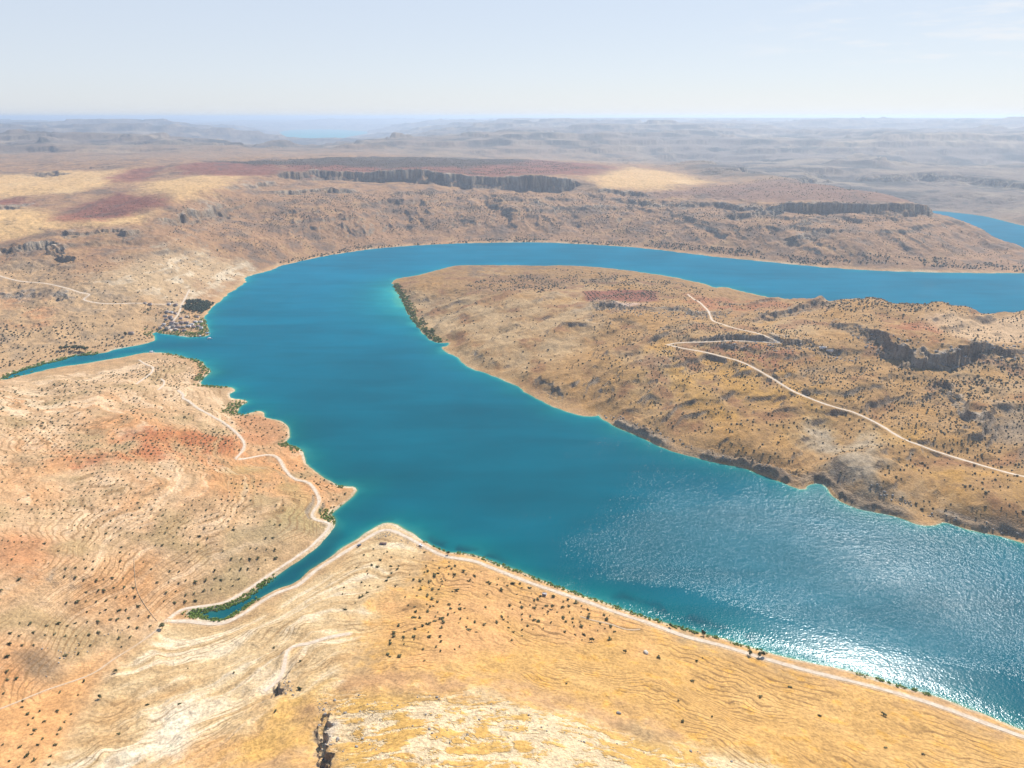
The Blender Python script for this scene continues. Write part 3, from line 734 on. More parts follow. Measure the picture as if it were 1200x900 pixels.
def water_material():
    m, nt, b = new_mat('river_water')
    L = nt.links.new
    sh = nd(nt, 'ShaderNodeAttribute', attribute_name='shallow')
    wi = nd(nt, 'ShaderNodeAttribute', attribute_name='wind')
    pos = nd(nt, 'ShaderNodeNewGeometry').outputs['Position']
    cr = nd(nt, 'ShaderNodeValToRGB')
    e = cr.color_ramp.elements
    e[0].position = 0.0; e[0].color = (0.0, 0.097, 0.142, 1)
    e[1].position = 1.0; e[1].color = (0.30, 0.30, 0.17, 1)
    for p, c in ((0.25, (0.0, 0.118, 0.145, 1)), (0.55, (0.012, 0.17, 0.175, 1)), (0.8, (0.06, 0.23, 0.17, 1))):
        x = e.new(p); x.color = c
    big = noise_n(nt, pos, 0.006, 3, 0.5)
    n1 = noise_n(nt, pos, 0.03, 3, 0.6)
    L(math_n(nt, 'ADD', sh.outputs['Fac'], math_n(nt, 'MULTIPLY', math_n(nt, 'MULTIPLY', math_n(nt, 'SUBTRACT', n1, 0.5), sh.outputs['Fac']), 0.8), clamp=True), cr.inputs[0])
    mx = nd(nt, 'ShaderNodeMix', data_type='RGBA', blend_type='MULTIPLY'); mx.inputs[0].default_value = 1
    L(cr.outputs[0], mx.inputs[6])
    mpw = nd(nt, 'ShaderNodeMapping'); mpw.inputs['Rotation'].default_value = (0, 0, 0.83); mpw.inputs['Scale'].default_value = (0.35, 1.6, 1)
    L(pos, mpw.inputs[0])
    lane = noise_n(nt, mpw.outputs[0], 0.011, 4, 0.55, 0.6)
    vv = math_n(nt, 'MULTIPLY', maprange(nt, big, 0.3, 0.7, 0.88, 1.12), maprange(nt, lane, 0.35, 0.65, 0.90, 1.10))
    cmb = nd(nt, 'ShaderNodeCombineColor')
    for k in range(3): L(vv, cmb.inputs[k])
    L(cmb.outputs[0], mx.inputs[7])
    # sky reflection painted into the water colour: bluer and lighter with distance
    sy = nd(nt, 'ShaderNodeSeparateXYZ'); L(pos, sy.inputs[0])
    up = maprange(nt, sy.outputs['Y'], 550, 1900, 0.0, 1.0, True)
    sky_tint = nd(nt, 'ShaderNodeMix', data_type='RGBA'); L(up, sky_tint.inputs[0])
    sky_tint.inputs[6].default_value = (1, 0.96, 0.88, 1); sky_tint.inputs[7].default_value = (1, 1.42, 1.50, 1)
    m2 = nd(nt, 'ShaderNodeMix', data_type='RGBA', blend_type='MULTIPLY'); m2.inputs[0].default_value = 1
    L(mx.outputs[2], m2.inputs[6]); L(sky_tint.outputs[2], m2.inputs[7])
    we = nd(nt, 'ShaderNodeAttribute', attribute_name='weed')
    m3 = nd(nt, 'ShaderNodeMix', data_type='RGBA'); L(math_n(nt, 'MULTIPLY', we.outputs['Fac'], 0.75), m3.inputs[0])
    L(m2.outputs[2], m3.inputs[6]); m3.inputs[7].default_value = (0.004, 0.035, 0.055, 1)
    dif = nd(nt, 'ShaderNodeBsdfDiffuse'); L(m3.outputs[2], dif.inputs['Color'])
    glo = nd(nt, 'ShaderNodeBsdfGlossy'); glo.inputs['Color'].default_value = (0.92, 0.97, 1, 1)
    L(maprange(nt, wi.outputs['Fac'], 0, 1, 0.17, 0.20), glo.inputs['Roughness'])
    fre = nd(nt, 'ShaderNodeFresnel'); fre.inputs['IOR'].default_value = 1.33
    fac = math_n(nt, 'MINIMUM', math_n(nt, 'MULTIPLY', fre.outputs[0], 0.0125), 0.05)
    ms = nd(nt, 'ShaderNodeMixShader'); L(fac, ms.inputs[0]); L(dif.outputs[0], ms.inputs[1]); L(glo.outputs[0], ms.inputs[2])
    L(ms.outputs[0], nt.nodes['Material Output'].inputs['Surface'])
    nt.nodes.remove(b)
    w1 = noise_n(nt, pos, 0.55, 2, 0.6)
    w2 = noise_n(nt, pos, 0.22, 2, 0.5)
    h = math_n(nt, 'ADD', math_n(nt, 'MULTIPLY', w1, 1.0), math_n(nt, 'MULTIPLY', w2, 1.2))
    h = math_n(nt, 'MULTIPLY', h, maprange(nt, wi.outputs['Fac'], 0, 1, 0.10, 1.0))
    bp = nd(nt, 'ShaderNodeBump'); bp.inputs['Strength'].default_value = 1.0; bp.inputs['Distance'].default_value = 1.25
    L(h, bp.inputs['Height']); L(bp.outputs[0], glo.inputs['Normal'])
    return m


M_ground = ground_material()
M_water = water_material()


# ------------------------------------------------------------------ fast mesh building
def mesh_from(name, V, F4, mat, attrs=None, smooth=True):
    me = bpy.data.meshes.new(name)
    V = np.ascontiguousarray(V, np.float32); F4 = np.ascontiguousarray(F4, np.int32)
    k = F4.shape[1]
    me.vertices.add(len(V)); me.vertices.foreach_set('co', V.ravel())
    me.loops.add(F4.size); me.loops.foreach_set('vertex_index', F4.ravel())
    me.polygons.add(len(F4))
    me.polygons.foreach_set('loop_start', np.arange(0, F4.size, k, dtype=np.int32))
    me.polygons.foreach_set('loop_total', np.full(len(F4), k, np.int32))
    me.update(calc_edges=True)
    if smooth:
        me.polygons.foreach_set('use_smooth', np.ones(len(F4), bool))
    for an, (ty, arr) in (attrs or {}).items():
        at_ = me.attributes.new(an, ty, 'POINT')
        at_.data.foreach_set('color' if 'COLOR' in ty else 'value', np.ascontiguousarray(arr, np.float32).ravel())
    if mat: me.materials.append(mat)
    ob = bpy.data.objects.new(name, me); COL.objects.link(ob)
    return ob


idx = np.arange(NT * NR, dtype=np.int32).reshape(NR, NT)
quads = np.stack([idx[:-1, :-1], idx[:-1, 1:], idx[1:, 1:], idx[1:, :-1]], -1)
V = np.stack([X, Y, Z], -1).reshape(-1, 3)
rgba = np.concatenate([C, np.ones(C.shape[:2] + (1,), np.float32)], -1)
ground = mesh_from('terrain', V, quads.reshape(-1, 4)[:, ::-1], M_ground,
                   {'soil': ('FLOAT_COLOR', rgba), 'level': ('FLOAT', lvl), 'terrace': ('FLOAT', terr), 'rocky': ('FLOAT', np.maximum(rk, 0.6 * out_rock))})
ground['kind'] = 'structure'

# water: the same fan, only where there is river (and a little under the banks)
wet = (d < 14)
qm = wet[:-1, :-1] | wet[1:, :-1] | wet[:-1, 1:] | wet[1:, 1:]
wq = quads[qm]
used = np.unique(wq)
remap = np.full(NT * NR, -1, np.int32); remap[used] = np.arange(len(used))
shw = np.exp(-np.clip(-d, 0, None) / 5.5)
tipw = np.exp(-((X - unp(462, 350)[0]) ** 2 + (Y - unp(462, 350)[1]) ** 2) / 230.0 ** 2)
shw = np.maximum(shw, 0.85 * tipw * np.exp(-np.clip(-d, 0, None) / 60))
shw = np.maximum(shw, np.clip(0.52 + 0.6 * nB, 0, 0.8) * np.exp(-np.clip(-d, 0, None) / 18))
shw = shw * (1 - 0.6 * sstep(1800, 2100, Y))
shw = np.where(Y > 9000, 0.55, shw)
# gusts: where the breeze roughens the surface
def wmask(px, soft):
    poly = np.array([unp(u, v) for u, v in px], np.float32)
    q = seg_dist(wx, wy, poly, True); q = np.where(inside(wx, wy, poly), q, -q)
    return sstep(-soft, soft, q + soft * 0.8 * fbm(X * 0.5 + Y * 0.4, Y - 0.3 * X, 60, 3, 371))
wind = 0.22 + 0.32 * fbm(X + Y, (Y - X) * 2.2, 240, 4, 381)
wind = mix(wind, 0.80, 0.85 * wmask([(700, 640), (800, 600), (920, 620), (1040, 690), (1210, 775), (1500, 900), (1500, 780), (1210, 800), (1100, 772), (1000, 745), (900, 715), (800, 690), (720, 680)], 60))
wind = mix(wind, 0.0, wmask([(690, 680), (790, 688), (900, 720), (1000, 748), (1110, 775), (1210, 797), (1400, 850), (1600, 915), (1600, 990), (1400, 905), (1210, 848), (1100, 810), (1000, 782), (900, 752), (780, 718), (700, 700)], 9))
weed = np.zeros(X.shape, np.float32)
for wpx in ([(498, 640), (530, 652), (560, 658), (585, 668), (600, 662), (575, 648), (540, 640), (505, 632)], [(448, 610), (462, 606), (466, 613), (452, 614)], [(720, 700), (800, 725), (880, 750), (880, 744), (800, 718), (730, 695)]):
    weed = np.maximum(weed, wmask(wpx, 9) * sstep(-0.3, 0.25, fbm(X, Y, 22, 3, 391)) * sstep(2, 7, -d))
weed = np.maximum(weed, 0.6 * wmask([(215, 735), (228, 710), (300, 688), (370, 640), (392, 606), (402, 625), (385, 662), (300, 715), (240, 742)], 8))
wv = np.stack([X, Y, np.zeros_like(X)], -1).reshape(-1, 3)[used]
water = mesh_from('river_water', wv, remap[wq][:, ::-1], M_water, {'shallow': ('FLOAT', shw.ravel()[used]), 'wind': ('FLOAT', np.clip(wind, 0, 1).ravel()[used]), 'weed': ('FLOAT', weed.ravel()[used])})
water['kind'] = 'structure'

# ------------------------------------------------------------------ roads as draped ribbons
def road_mat():
    m, nt, b = new_mat('road_dirt')
    pos = nd(nt, 'ShaderNodeNewGeometry').outputs['Position']
    n1 = noise_n(nt, pos, 0.3, 4, 0.6)
    cr = nd(nt, 'ShaderNodeValToRGB')
    cr.color_ramp.elements[0].color = (0.52, 0.395, 0.27, 1); cr.color_ramp.elements[0].position = 0.3
    cr.color_ramp.elements[1].color = (0.72, 0.60, 0.455, 1); cr.color_ramp.elements[1].position = 0.7
    nt.links.new(n1, cr.inputs[0]); nt.links.new(cr.outputs[0], b.inputs['Base Color'])
    b.inputs['Roughness'].default_value = 0.95; b.inputs['Specular IOR Level'].default_value = 0.1
    return m


M_road = road_mat()
M_track = road_mat(); M_track.name = 'track_dirt'
for e_, c_ in zip([n for n in M_track.node_tree.nodes if n.type == 'VALTORGB'][0].color_ramp.elements, ((0.46, 0.32, 0.19, 1), (0.60, 0.45, 0.30, 1))): e_.color = c_
for P, zz, wdt, nm_ in ROAD_XY:
    T = np.gradient(P, axis=0); T /= np.linalg.norm(T, axis=1)[:, None] + 1e-9
    N = np.c_[-T[:, 1], T[:, 0]]
    n = len(P)
    jl = wdt * 0.5 * (1 + 0.22 * RNG.standard_normal(n)); jr = wdt * 0.5 * (1 + 0.22 * RNG.standard_normal(n))
    sm = np.array([0.25, 0.5, 0.25])
    jl = np.convolve(np.pad(jl, 1, mode='edge'), sm, 'valid'); jr = np.convolve(np.pad(jr, 1, mode='edge'), sm, 'valid')
    cols_ = [P + N * jl[:, None], P, P - N * jr[:, None]]
    V3 = []
    for q in cols_:
        zq = np.maximum(bil(Z, q[:, 0], q[:, 1]), 0.3) + 0.12 + 0.00004 * np.hypot(q[:, 0], q[:, 1])
        V3.append(np.c_[q, zq])
    V3 = np.stack(V3, 1).reshape(-1, 3)
    ii = np.arange(n - 1)
    f = np.concatenate([np.stack([ii * 3 + k, ii * 3 + 1 + k, ii * 3 + 4 + k, ii * 3 + 3 + k], 1) for k in (0, 1)])
    o = mesh_from('dirt_track' if 'track' in nm_ else 'dirt_road', V3, f, M_track if 'track' in nm_ else M_road)
    o['kind'] = 'structure'

# ------------------------------------------------------------------ vegetation
def leaf_mat(name, c1, c2):
    m, nt, b = new_mat(name)
    pos = nd(nt, 'ShaderNodeNewGeometry').outputs['Position']
    n1 = noise_n(nt, pos, 0.35, 2, 0.6)
    cr = nd(nt, 'ShaderNodeValToRGB')
    cr.color_ramp.elements[0].color = c1 + (1,); cr.color_ramp.elements[0].position = 0.35
    cr.color_ramp.elements[1].color = c2 + (1,); cr.color_ramp.elements[1].position = 0.65
    nt.links.new(n1, cr.inputs[0]); nt.links.new(cr.outputs[0], b.inputs['Base Color'])
    b.inputs['Roughness'].default_value = 0.8; b.inputs['Specular IOR Level'].default_value = 0.2
    return m


def plain_mat(name, c, rough=0.85, var=0.15, scale=0.8):
    m, nt, b = new_mat(name)
    pos = nd(nt, 'ShaderNodeNewGeometry').outputs['Position']
    n1 = noise_n(nt, pos, scale, 3, 0.6)
    cr = nd(nt, 'ShaderNodeValToRGB')
    cr.color_ramp.elements[0].color = tuple(x * (1 - var) for x in c) + (1,); cr.color_ramp.elements[0].position = 0.3
    cr.color_ramp.elements[1].color = tuple(min(1, x * (1 + var)) for x in c) + (1,); cr.color_ramp.elements[1].position = 0.7
    nt.links.new(n1, cr.inputs[0]); nt.links.new(cr.outputs[0], b.inputs['Base Color'])
    b.inputs['Roughness'].default_value = rough
    return m


M_olive = leaf_mat('dusty_leaves', (0.10, 0.105, 0.042), (0.19, 0.175, 0.08))
M_dark = leaf_mat('dark_leaves', (0.045, 0.058, 0.024), (0.085, 0.095, 0.04))
M_scrub = leaf_mat('scrub_leaves', (0.095, 0.08, 0.045), (0.20, 0.155, 0.08))
M_thick = leaf_mat('thicket_leaves', (0.09, 0.12, 0.03), (0.19, 0.20, 0.06))
M_reed = leaf_mat('reed_leaves', (0.13, 0.20, 0.035), (0.25, 0.32, 0.07))
M_grove = leaf_mat('grove_leaves', (0.05, 0.07, 0.04), (0.10, 0.12, 0.065))
M_bark = plain_mat('bark', (0.13, 0.095, 0.065))
M_stone = plain_mat('limestone', (0.50, 0.44, 0.35), 0.9, 0.25, 0.5)
M_greyrock = plain_mat('grey_rock', (0.30, 0.265, 0.22), 0.95, 0.3, 0.5)

ICO_V = None
def ico(sub):
    t = (1 + 5 ** .5) / 2
    v = [(-1, t, 0), (1, t, 0), (-1, -t, 0), (1, -t, 0), (0, -1, t), (0, 1, t), (0, -1, -t), (0, 1, -t), (t, 0, -1), (t, 0, 1), (-t, 0, -1), (-t, 0, 1)]
    f = [(0, 11, 5), (0, 5, 1), (0, 1, 7), (0, 7, 10), (0, 10, 11), (1, 5, 9), (5, 11, 4), (11, 10, 2), (10, 7, 6), (7, 1, 8), (3, 9, 4), (3, 4, 2), (3, 2, 6), (3, 6, 8), (3, 8, 9), (4, 9, 5), (2, 4, 11), (6, 2, 10), (8, 6, 7), (9, 8, 1)]
    v = [Vector(p).normalized() for p in v]
    for _ in range(sub):
        c = {}; nf = []
        def mid(a, b):
            k = (min(a, b), max(a, b))
            if k not in c:
                v.append(((v[a] + v[b]) / 2).normalized()); c[k] = len(v) - 1
            return c[k]
        for a, b_, d_ in f:
            ab, bc, ca = mid(a, b_), mid(b_, d_), mid(d_, a)
            nf += [(a, ab, ca), (b_, bc, ab), (d_, ca, bc), (ab, bc, ca)]
        f = nf
    return np.array([tuple(p) for p in v], np.float32), np.array(f, np.int32)


I0 = ico(0); I1 = ico(1)


def lumpy(rng, base, amp):
    v, f = base
    w = v.copy()
    k = 1 + amp * (rng.random(len(v)) * 2 - 1)
    w *= k[:, None]
    return w, f


def leaf_crown(rng, n, leaf, core=True, flat=0.8):
    """a crown of many leaf clumps over several uneven lobes; unit radius, base at z = 0; triangles"""
    lobes = [(rng.normal(0, 0.36, 2), 0.45 + 0.5 * rng.random(), 0.38 + 0.28 * rng.random()) for _ in range(6)]
    P = []; F = []
    for i in range(n):
        (lx, ly), lz, lr_ = lobes[rng.integers(len(lobes))]
        q = rng.normal(0, 1, 3); q /= np.linalg.norm(q) + 1e-9
        rr = lr_ * (0.55 + 0.5 * rng.random())
        c = np.array([lx + q[0] * rr, ly + q[1] * rr, max(0.08, (lz + q[2] * rr * 0.9) * flat)])
        a = rng.normal(0, 1, 3); a /= np.linalg.norm(a); b_ = np.cross(a, q); b_ /= np.linalg.norm(b_) + 1e-9
        s = leaf * (0.6 + 0.8 * rng.random())
        k = len(P)
        P += [c + a * s, c - a * s * 0.6 + b_ * s * 0.8, c - a * s * 0.6 - b_ * s * 0.8]
        F.append((k, k + 1, k + 2))
    P = np.array(P, np.float32); F = np.array(F, np.int32)
    if core:
        for (lx, ly), lz, lr_ in lobes[:4]:
            v, f = lumpy(rng, I0, 0.25)
            v = v * np.array([lr_ * 0.72, lr_ * 0.72, lr_ * 0.6]) + np.array([lx, ly, lz * flat])
            F = np.r_[F, f + len(P)]; P = np.r_[P, v.astype(np.float32)]
    return P, F


def scatter_mesh(name, tmpl, pos, size, rng, mat, smooth=False):
    """many small plants that read as one cover, as one mesh"""
    VV = []; FF = []; off = 0
    which = rng.integers(len(tmpl), size=len(pos))
    for k, (tv, tf) in enumerate(tmpl):
        m = which == k
        p = pos[m]; s = size[m]
        if not len(p): continue
        a = rng.random(len(p)) * 6.283
        ca, sa = np.cos(a), np.sin(a)
        sx = s * (0.85 + 0.3 * rng.random(len(p)))
        x = tv[None, :, 0] * ca[:, None] - tv[None, :, 1] * sa[:, None]
        y = tv[None, :, 0] * sa[:, None] + tv[None, :, 1] * ca[:, None]
        v = np.stack([x * sx[:, None] + p[:, None, 0], y * sx[:, None] + p[:, None, 1], tv[None, :, 2] * s[:, None] + p[:, None, 2]], -1)
        f = tf[None] + (np.arange(len(p)) * len(tv))[:, None, None] + off
        VV.append(v.reshape(-1, 3)); FF.append(f.reshape(-1, 3)); off += len(p) * len(tv)
    return np.concatenate(VV), np.concatenate(FF)


def grid_pts(px, spacing, prob, jit=0.42, rot=0.0, nl=60, bias=0.0, rows=None):
    """jittered planting grid inside a polygon surveyed on the ground"""
    poly = np.array([at(u, v) for u, v in px], np.float32)
    c = poly.mean(0)
    ca, sa = math.cos(rot), math.sin(rot)
    q = (poly - c) @ np.array([[ca, -sa], [sa, ca]])
    x0, y0 = q.min(0); x1, y1 = q.max(0)
    sy = rows or spacing
    gx, gy = np.meshgrid(np.arange(x0, x1, spacing), np.arange(y0, y1, sy))
    gx = gx.ravel() + (RNG.random(gx.size) - 0.5) * 2 * jit * spacing; gy = gy.ravel() + (RNG.random(gx.size) - 0.5) * 2 * jit * sy
    p = np.c_[gx, gy] @ np.array([[ca, sa], [-sa, ca]]) + c
    k = inside(p[:, 0], p[:, 1], poly)
    p = p[k]
    pr = prob * np.clip(1.1 + 3.2 * (fbm(p[:, 0], p[:, 1], nl, 3, 401) + bias), 0, 2)
    p = p[RNG.random(len(p)) < pr]
    dd = bil(d, p[:, 0], p[:, 1]); rw = bil(roadw, p[:, 0], p[:, 1])
    p = p[(dd > 2.5) & (rw < 0.15)]
    return p


def drop(p):
    return np.c_[p, bil(Z, p[:, 0], p[:, 1])]


# --- bushes: candidates by patch
PATCH = {
    'orchard': (grid_pts([(478, 668), (520, 660), (560, 668), (640, 695), (700, 715), (750, 738), (735, 762), (690, 755), (640, 740), (560, 758), (500, 775), (450, 780), (455, 740)], 8.6, 0.62, nl=40), 0.85, 2.2),
    'headland': (grid_pts([(448, 634), (480, 640), (530, 656), (510, 700), (480, 690), (455, 690), (430, 700), (400, 720), (395, 690), (425, 650)], 10.0, 0.42, nl=25), 0.9, 1.7),
    'golden': (grid_pts([(560, 770), (640, 750), (740, 765), (800, 760), (900, 790), (1000, 815), (1150, 865), (1100, 890), (900, 880), (750, 840), (600, 800)], 26.0, 0.42, nl=90), 0.9, 1.8),
    'corner': (grid_pts([(0, 830), (60, 805), (120, 775), (105, 815), (85, 850), (60, 900), (-20, 900)], 9.5, 0.55, nl=40), 1.0, 1.7),
    'pale': (grid_pts([(200, 745), (330, 730), (400, 760), (360, 800), (280, 890), (120, 890), (160, 800)], 24.0, 0.3, nl=60), 0.9, 1.7),
    'terrace': (grid_pts([(160, 640), (250, 620), (330, 610), (330, 650), (270, 690), (195, 718), (165, 690)], 7.5, 0.72, 0.18, 0.3, nl=60, rows=11), 1.0, 1.9),
    'slope': (grid_pts([(-40, 690), (60, 660), (160, 640), (160, 700), (185, 730), (120, 775), (60, 800), (-40, 830)], 7.0, 0.72, 0.2, 0.5, nl=60, rows=11), 1.0, 1.8),
}
cand = []
for k, (p, s0, s1) in PATCH.items():
    p3 = drop(p)
    s = s0 + (s1 - s0) * RNG.random(len(p)) ** 1.6
    for q, ss in zip(p3, s):
        cand.append((ss / math.dist(q, (0, 0, CAM_H)), k, q, ss))
cand.sort(key=lambda c: -c[0])
vis = []
for c in cand:                                       # keep those the photo shows
    x, y, z = c[2]
    zc = y * CT - (z - CAM_H) * ST
    u = 600 + FOC * x / zc; v_ = 450 - FOC * (y * ST + (z - CAM_H) * CT) / zc
    if 4 < u < 1196 and 4 < v_ < 894: vis.append(c)
pick = vis[:288]
rest = [c for c in cand if not any(c is q for q in pick)] if len(cand) < 400 else None
pid = {id(c) for c in pick}
rest = [c for c in cand if id(c) not in pid]

GROUPS = {
    'orchard': ('dark olive bush among the loose orchard on orange soil below the shore road bend', 'bushes in the loose orchard on the near hill'),
    'headland': ('small dark bush on the pale contour banks of the pointed headland', 'bushes on the pointed headland'),
    'golden': ('lone dark bush dotted on the ribbed golden slope at the lower right', 'lone bushes on the golden slope'),
    'corner': ('dusty green bush on the smooth peach coloured flat in the lower left corner', 'bushes on the peach coloured flat'),
    'pale': ('lone bush dotted on the bare pale hill below the narrow inlet', 'lone bushes on the pale hill'),
    'terrace': ('dark bush on the stepped terraces just left of the narrow inlet', 'bushes on the stepped terraces'),
    'slope': ('dark bush in the long planted rows on the left hillside above the valley track', 'bushes in rows on the left hillside'),
}


def tag(o, label, cat, group=None, kind=None):
    o['label'] = label; o['category'] = cat
    if group: o['group'] = group
    if kind: o['kind'] = kind
    return o


BUSH_ME = []
for i in range(7):
    rg = np.random.default_rng(500 + i)
    pv_, pf_ = leaf_crown(rg, 150, 0.17)
    # short forked stem under the leaves
    st = []
    sf = []
    for a in range(3):
        an = a * 2.1 + rg.random()
        top = np.array([math.cos(an) * 0.35, math.sin(an) * 0.35, 0.55]); r0 = 0.07
        b0 = len(st)
        for kx in range(4):
            t_ = kx * math.pi / 2
            st.append((math.cos(t_) * r0, math.sin(t_) * r0, -0.15)); st.append((top[0] + math.cos(t_) * r0 * .5, top[1] + math.sin(t_) * r0 * .5, top[2]))
        for kx in range(4):
            n2 = (kx + 1) % 4
            sf += [(b0 + kx * 2, b0 + n2 * 2, b0 + n2 * 2 + 1), (b0 + kx * 2, b0 + n2 * 2 + 1, b0 + kx * 2 + 1)]
    nleaf = len(pf_)
    pf_ = np.r_[pf_, np.array(sf, np.int32) + len(pv_)]; pv_ = np.r_[pv_, np.array(st, np.float32)]
    o = mesh_from('bush', pv_, pf_, M_olive if i < 5 else M_dark, smooth=False)
    o.data.materials.append(M_bark)
    mi = np.zeros(len(pf_), np.int32); mi[nleaf:] = 1
    o.data.polygons.foreach_set('material_index', mi)
    BUSH_ME.append(o)
proto_used = [False] * 7
for i, (_, k, q, ss) in enumerate(pick):
    j = int(RNG.integers(7))
    if not proto_used[j]:
        o = BUSH_ME[j]; proto_used[j] = True
    else:
        o = BUSH_ME[j].copy(); COL.objects.link(o)
    o.location = (q[0], q[1], q[2] - 0.05)
    o.rotation_euler = (0, 0, random.random() * 6.28)
    o.scale = (ss, ss, ss * random.uniform(0.8, 1.1))
    tag(o, GROUPS[k][0], 'bush', GROUPS[k][1])

# --- everything smaller or further: one scrub cover
rg = np.random.default_rng(77)
T_near = [leaf_crown(rg, 26, 0.34, True, 0.8) for _ in range(4)]
def blob(rg):
    v, f = lumpy(rg, I0, 0.35)
    v = v * np.array([1, 1, 0.75]) + np.array([0, 0, 0.55]); return v.astype(np.float32), f
T_far = [blob(rg) for _ in range(6)]
NP = []; NS = []; FP = []; FS = []
for c in rest:
    NP.append(c[2]); NS.append(c[3])
def near(px, sp, pr, s0, s1, **k):
    p = grid_pts(px, sp, pr, **k)
    for q in drop(p): NP.append(q); NS.append(s0 + (s1 - s0) * RNG.random() ** 1.7)
def farp(px, sp, pr, s0, s1, **k):
    p = grid_pts(px, sp, pr, **k)
    if len(p):
        FP.append(drop(p)); FS.append(s0 + (s1 - s0) * RNG.random(len(p)) ** 2.0)
near([(-60, 500), (150, 490), (250, 485), (285, 500), (270, 560), (330, 560), (360, 580), (340, 610), (250, 620), (160, 640), (60, 660), (-60, 690)], 5.5, 0.75, 0.6, 1.4, nl=90, rows=9.5, jit=0.2, rot=0.25)
near([(-60, 460), (100, 445), (180, 430), (215, 460), (250, 490), (150, 495), (-60, 505)], 10, 0.6, 0.9, 1.9, nl=50)
near([(110, 440), (190, 420), (240, 430), (245, 445), (210, 455), (170, 450)], 7, 0.7, 0.8, 1.8, nl=30)
near([(215, 465), (290, 485), (335, 498), (338, 520), (300, 530), (260, 495)], 8, 0.55, 0.8, 1.8, nl=25)
near([(300, 540), (355, 545), (412, 575), (390, 600), (370, 590), (345, 565)], 7, 0.55, 0.8, 1.8, nl=25)
near([(80, 520), (280, 503), (285, 530), (100, 545)], 6.5, 0.7, 0.8, 1.8, nl=50, rows=10, jit=0.2)
# peninsula scrub
farp([(690, 350), (800, 340), (950, 352), (1250, 366), (1260, 640), (1100, 605), (950, 560), (820, 530), (720, 495), (700, 440)], 5.2, 0.34, 0.45, 1.7, nl=38)
farp([(780, 380), (900, 385), (1000, 420), (1200, 460), (1230, 580), (1100, 525), (960, 470), (860, 440), (770, 440)], 5.2, 0.42, 0.5, 1.6, nl=35, bias=0.1)
farp([(470, 340), (560, 330), (690, 350), (700, 480), (620, 455), (560, 430), (500, 390)], 9, 0.16, 0.7, 2.0, nl=40)
farp([(545, 335), (580, 322), (640, 322), (690, 330), (640, 341), (580, 343)], 8, 0.5, 1.0, 2.6, nl=60)
farp([(640, 315), (760, 325), (840, 342), (760, 345), (680, 335)], 9, 0.45, 1.0, 2.6, nl=60)
farp([(950, 352), (1250, 362), (1260, 372), (1060, 370), (970, 366)], 7, 0.6, 0.8, 2.4, nl=60)
farp([(1000, 385), (1060, 410), (1120, 425), (1240, 415), (1240, 450), (1120, 470), (1060, 440)], 5, 0.5, 0.6, 2.2, nl=40)
farp([(683, 342), (768, 341), (770, 352), (692, 352)], 9, 0.9, 1.2, 1.9, jit=0.1, nl=60, rot=0.1)
# far bank
for px_, pr, s1 in (([(330, 310), (400, 292), (560, 280), (760, 285), (960, 306), (1220, 316), (1180, 290), (1090, 255), (900, 240), (690, 222), (500, 222), (330, 225), (270, 245), (280, 300)], 0.42, 4.2),
                    ([(300, 232), (500, 224), (700, 230), (900, 242), (1080, 262), (900, 275), (600, 258), (330, 262)], 0.4, 5.5),
                    ([(740, 232), (840, 217), (1000, 218), (1085, 240), (1000, 240), (850, 230)], 0.35, 4.5),
                    ([(250, 189), (420, 185), (620, 187), (700, 198), (600, 204), (400, 200), (300, 195)], 0.6, 5.0),
                    ([(205, 245), (262, 228), (330, 235), (330, 290), (250, 300), (190, 290)], 0.42, 4.0),
                    ([(70, 258), (120, 240), (190, 228), (195, 240), (130, 258)], 0.35, 3.5)):
    farp(px_, 9.0, pr * 0.85, 0.6, s1 * 0.52, nl=90)
farp([(-60, 300), (60, 310), (160, 300), (260, 300), (280, 325), (240, 345), (200, 390), (120, 412), (0, 432), (-80, 436)], 8.5, 0.27, 0.6, 2.0, nl=55)
farp([(0, 380), (180, 385), (190, 392), (180, 402), (110, 412), (0, 432)], 8, 0.45, 0.9, 2.4, nl=60)
near([(165, 360), (210, 355), (240, 370), (240, 392), (185, 390), (160, 380)], 8, 0.45, 1.2, 2.8, nl=40)
farp([(320, 312), (420, 294), (600, 283), (760, 289), (950, 311), (1200, 319), (1200, 313), (950, 303), (760, 282), (600, 277), (420, 287), (330, 305)], 7, 0.6, 1.2, 3.4, nl=90)
FP = np.concatenate(FP); FS = np.concatenate(FS)
nv, nf = scatter_mesh('x', T_near, np.array(NP), np.array(NS), rg, None)
fv, ff = scatter_mesh('x', T_far, FP, FS, rg, None)
print('bushes', len(pick), len(NP), len(FP))
o = mesh_from('scrub', np.concatenate([nv, fv]), np.concatenate([nf, ff + len(nv)]), M_scrub, smooth=False)
o.data.materials.append(M_olive)
mi = np.zeros(len(nf) + len(ff), np.int32); mi[:len(nf)] = 1
o.data.polygons.foreach_set('material_index', mi)
tag(o, 'countless small dark shrubs dotting the far hillsides and the peninsula', 'scrub', kind='stuff')

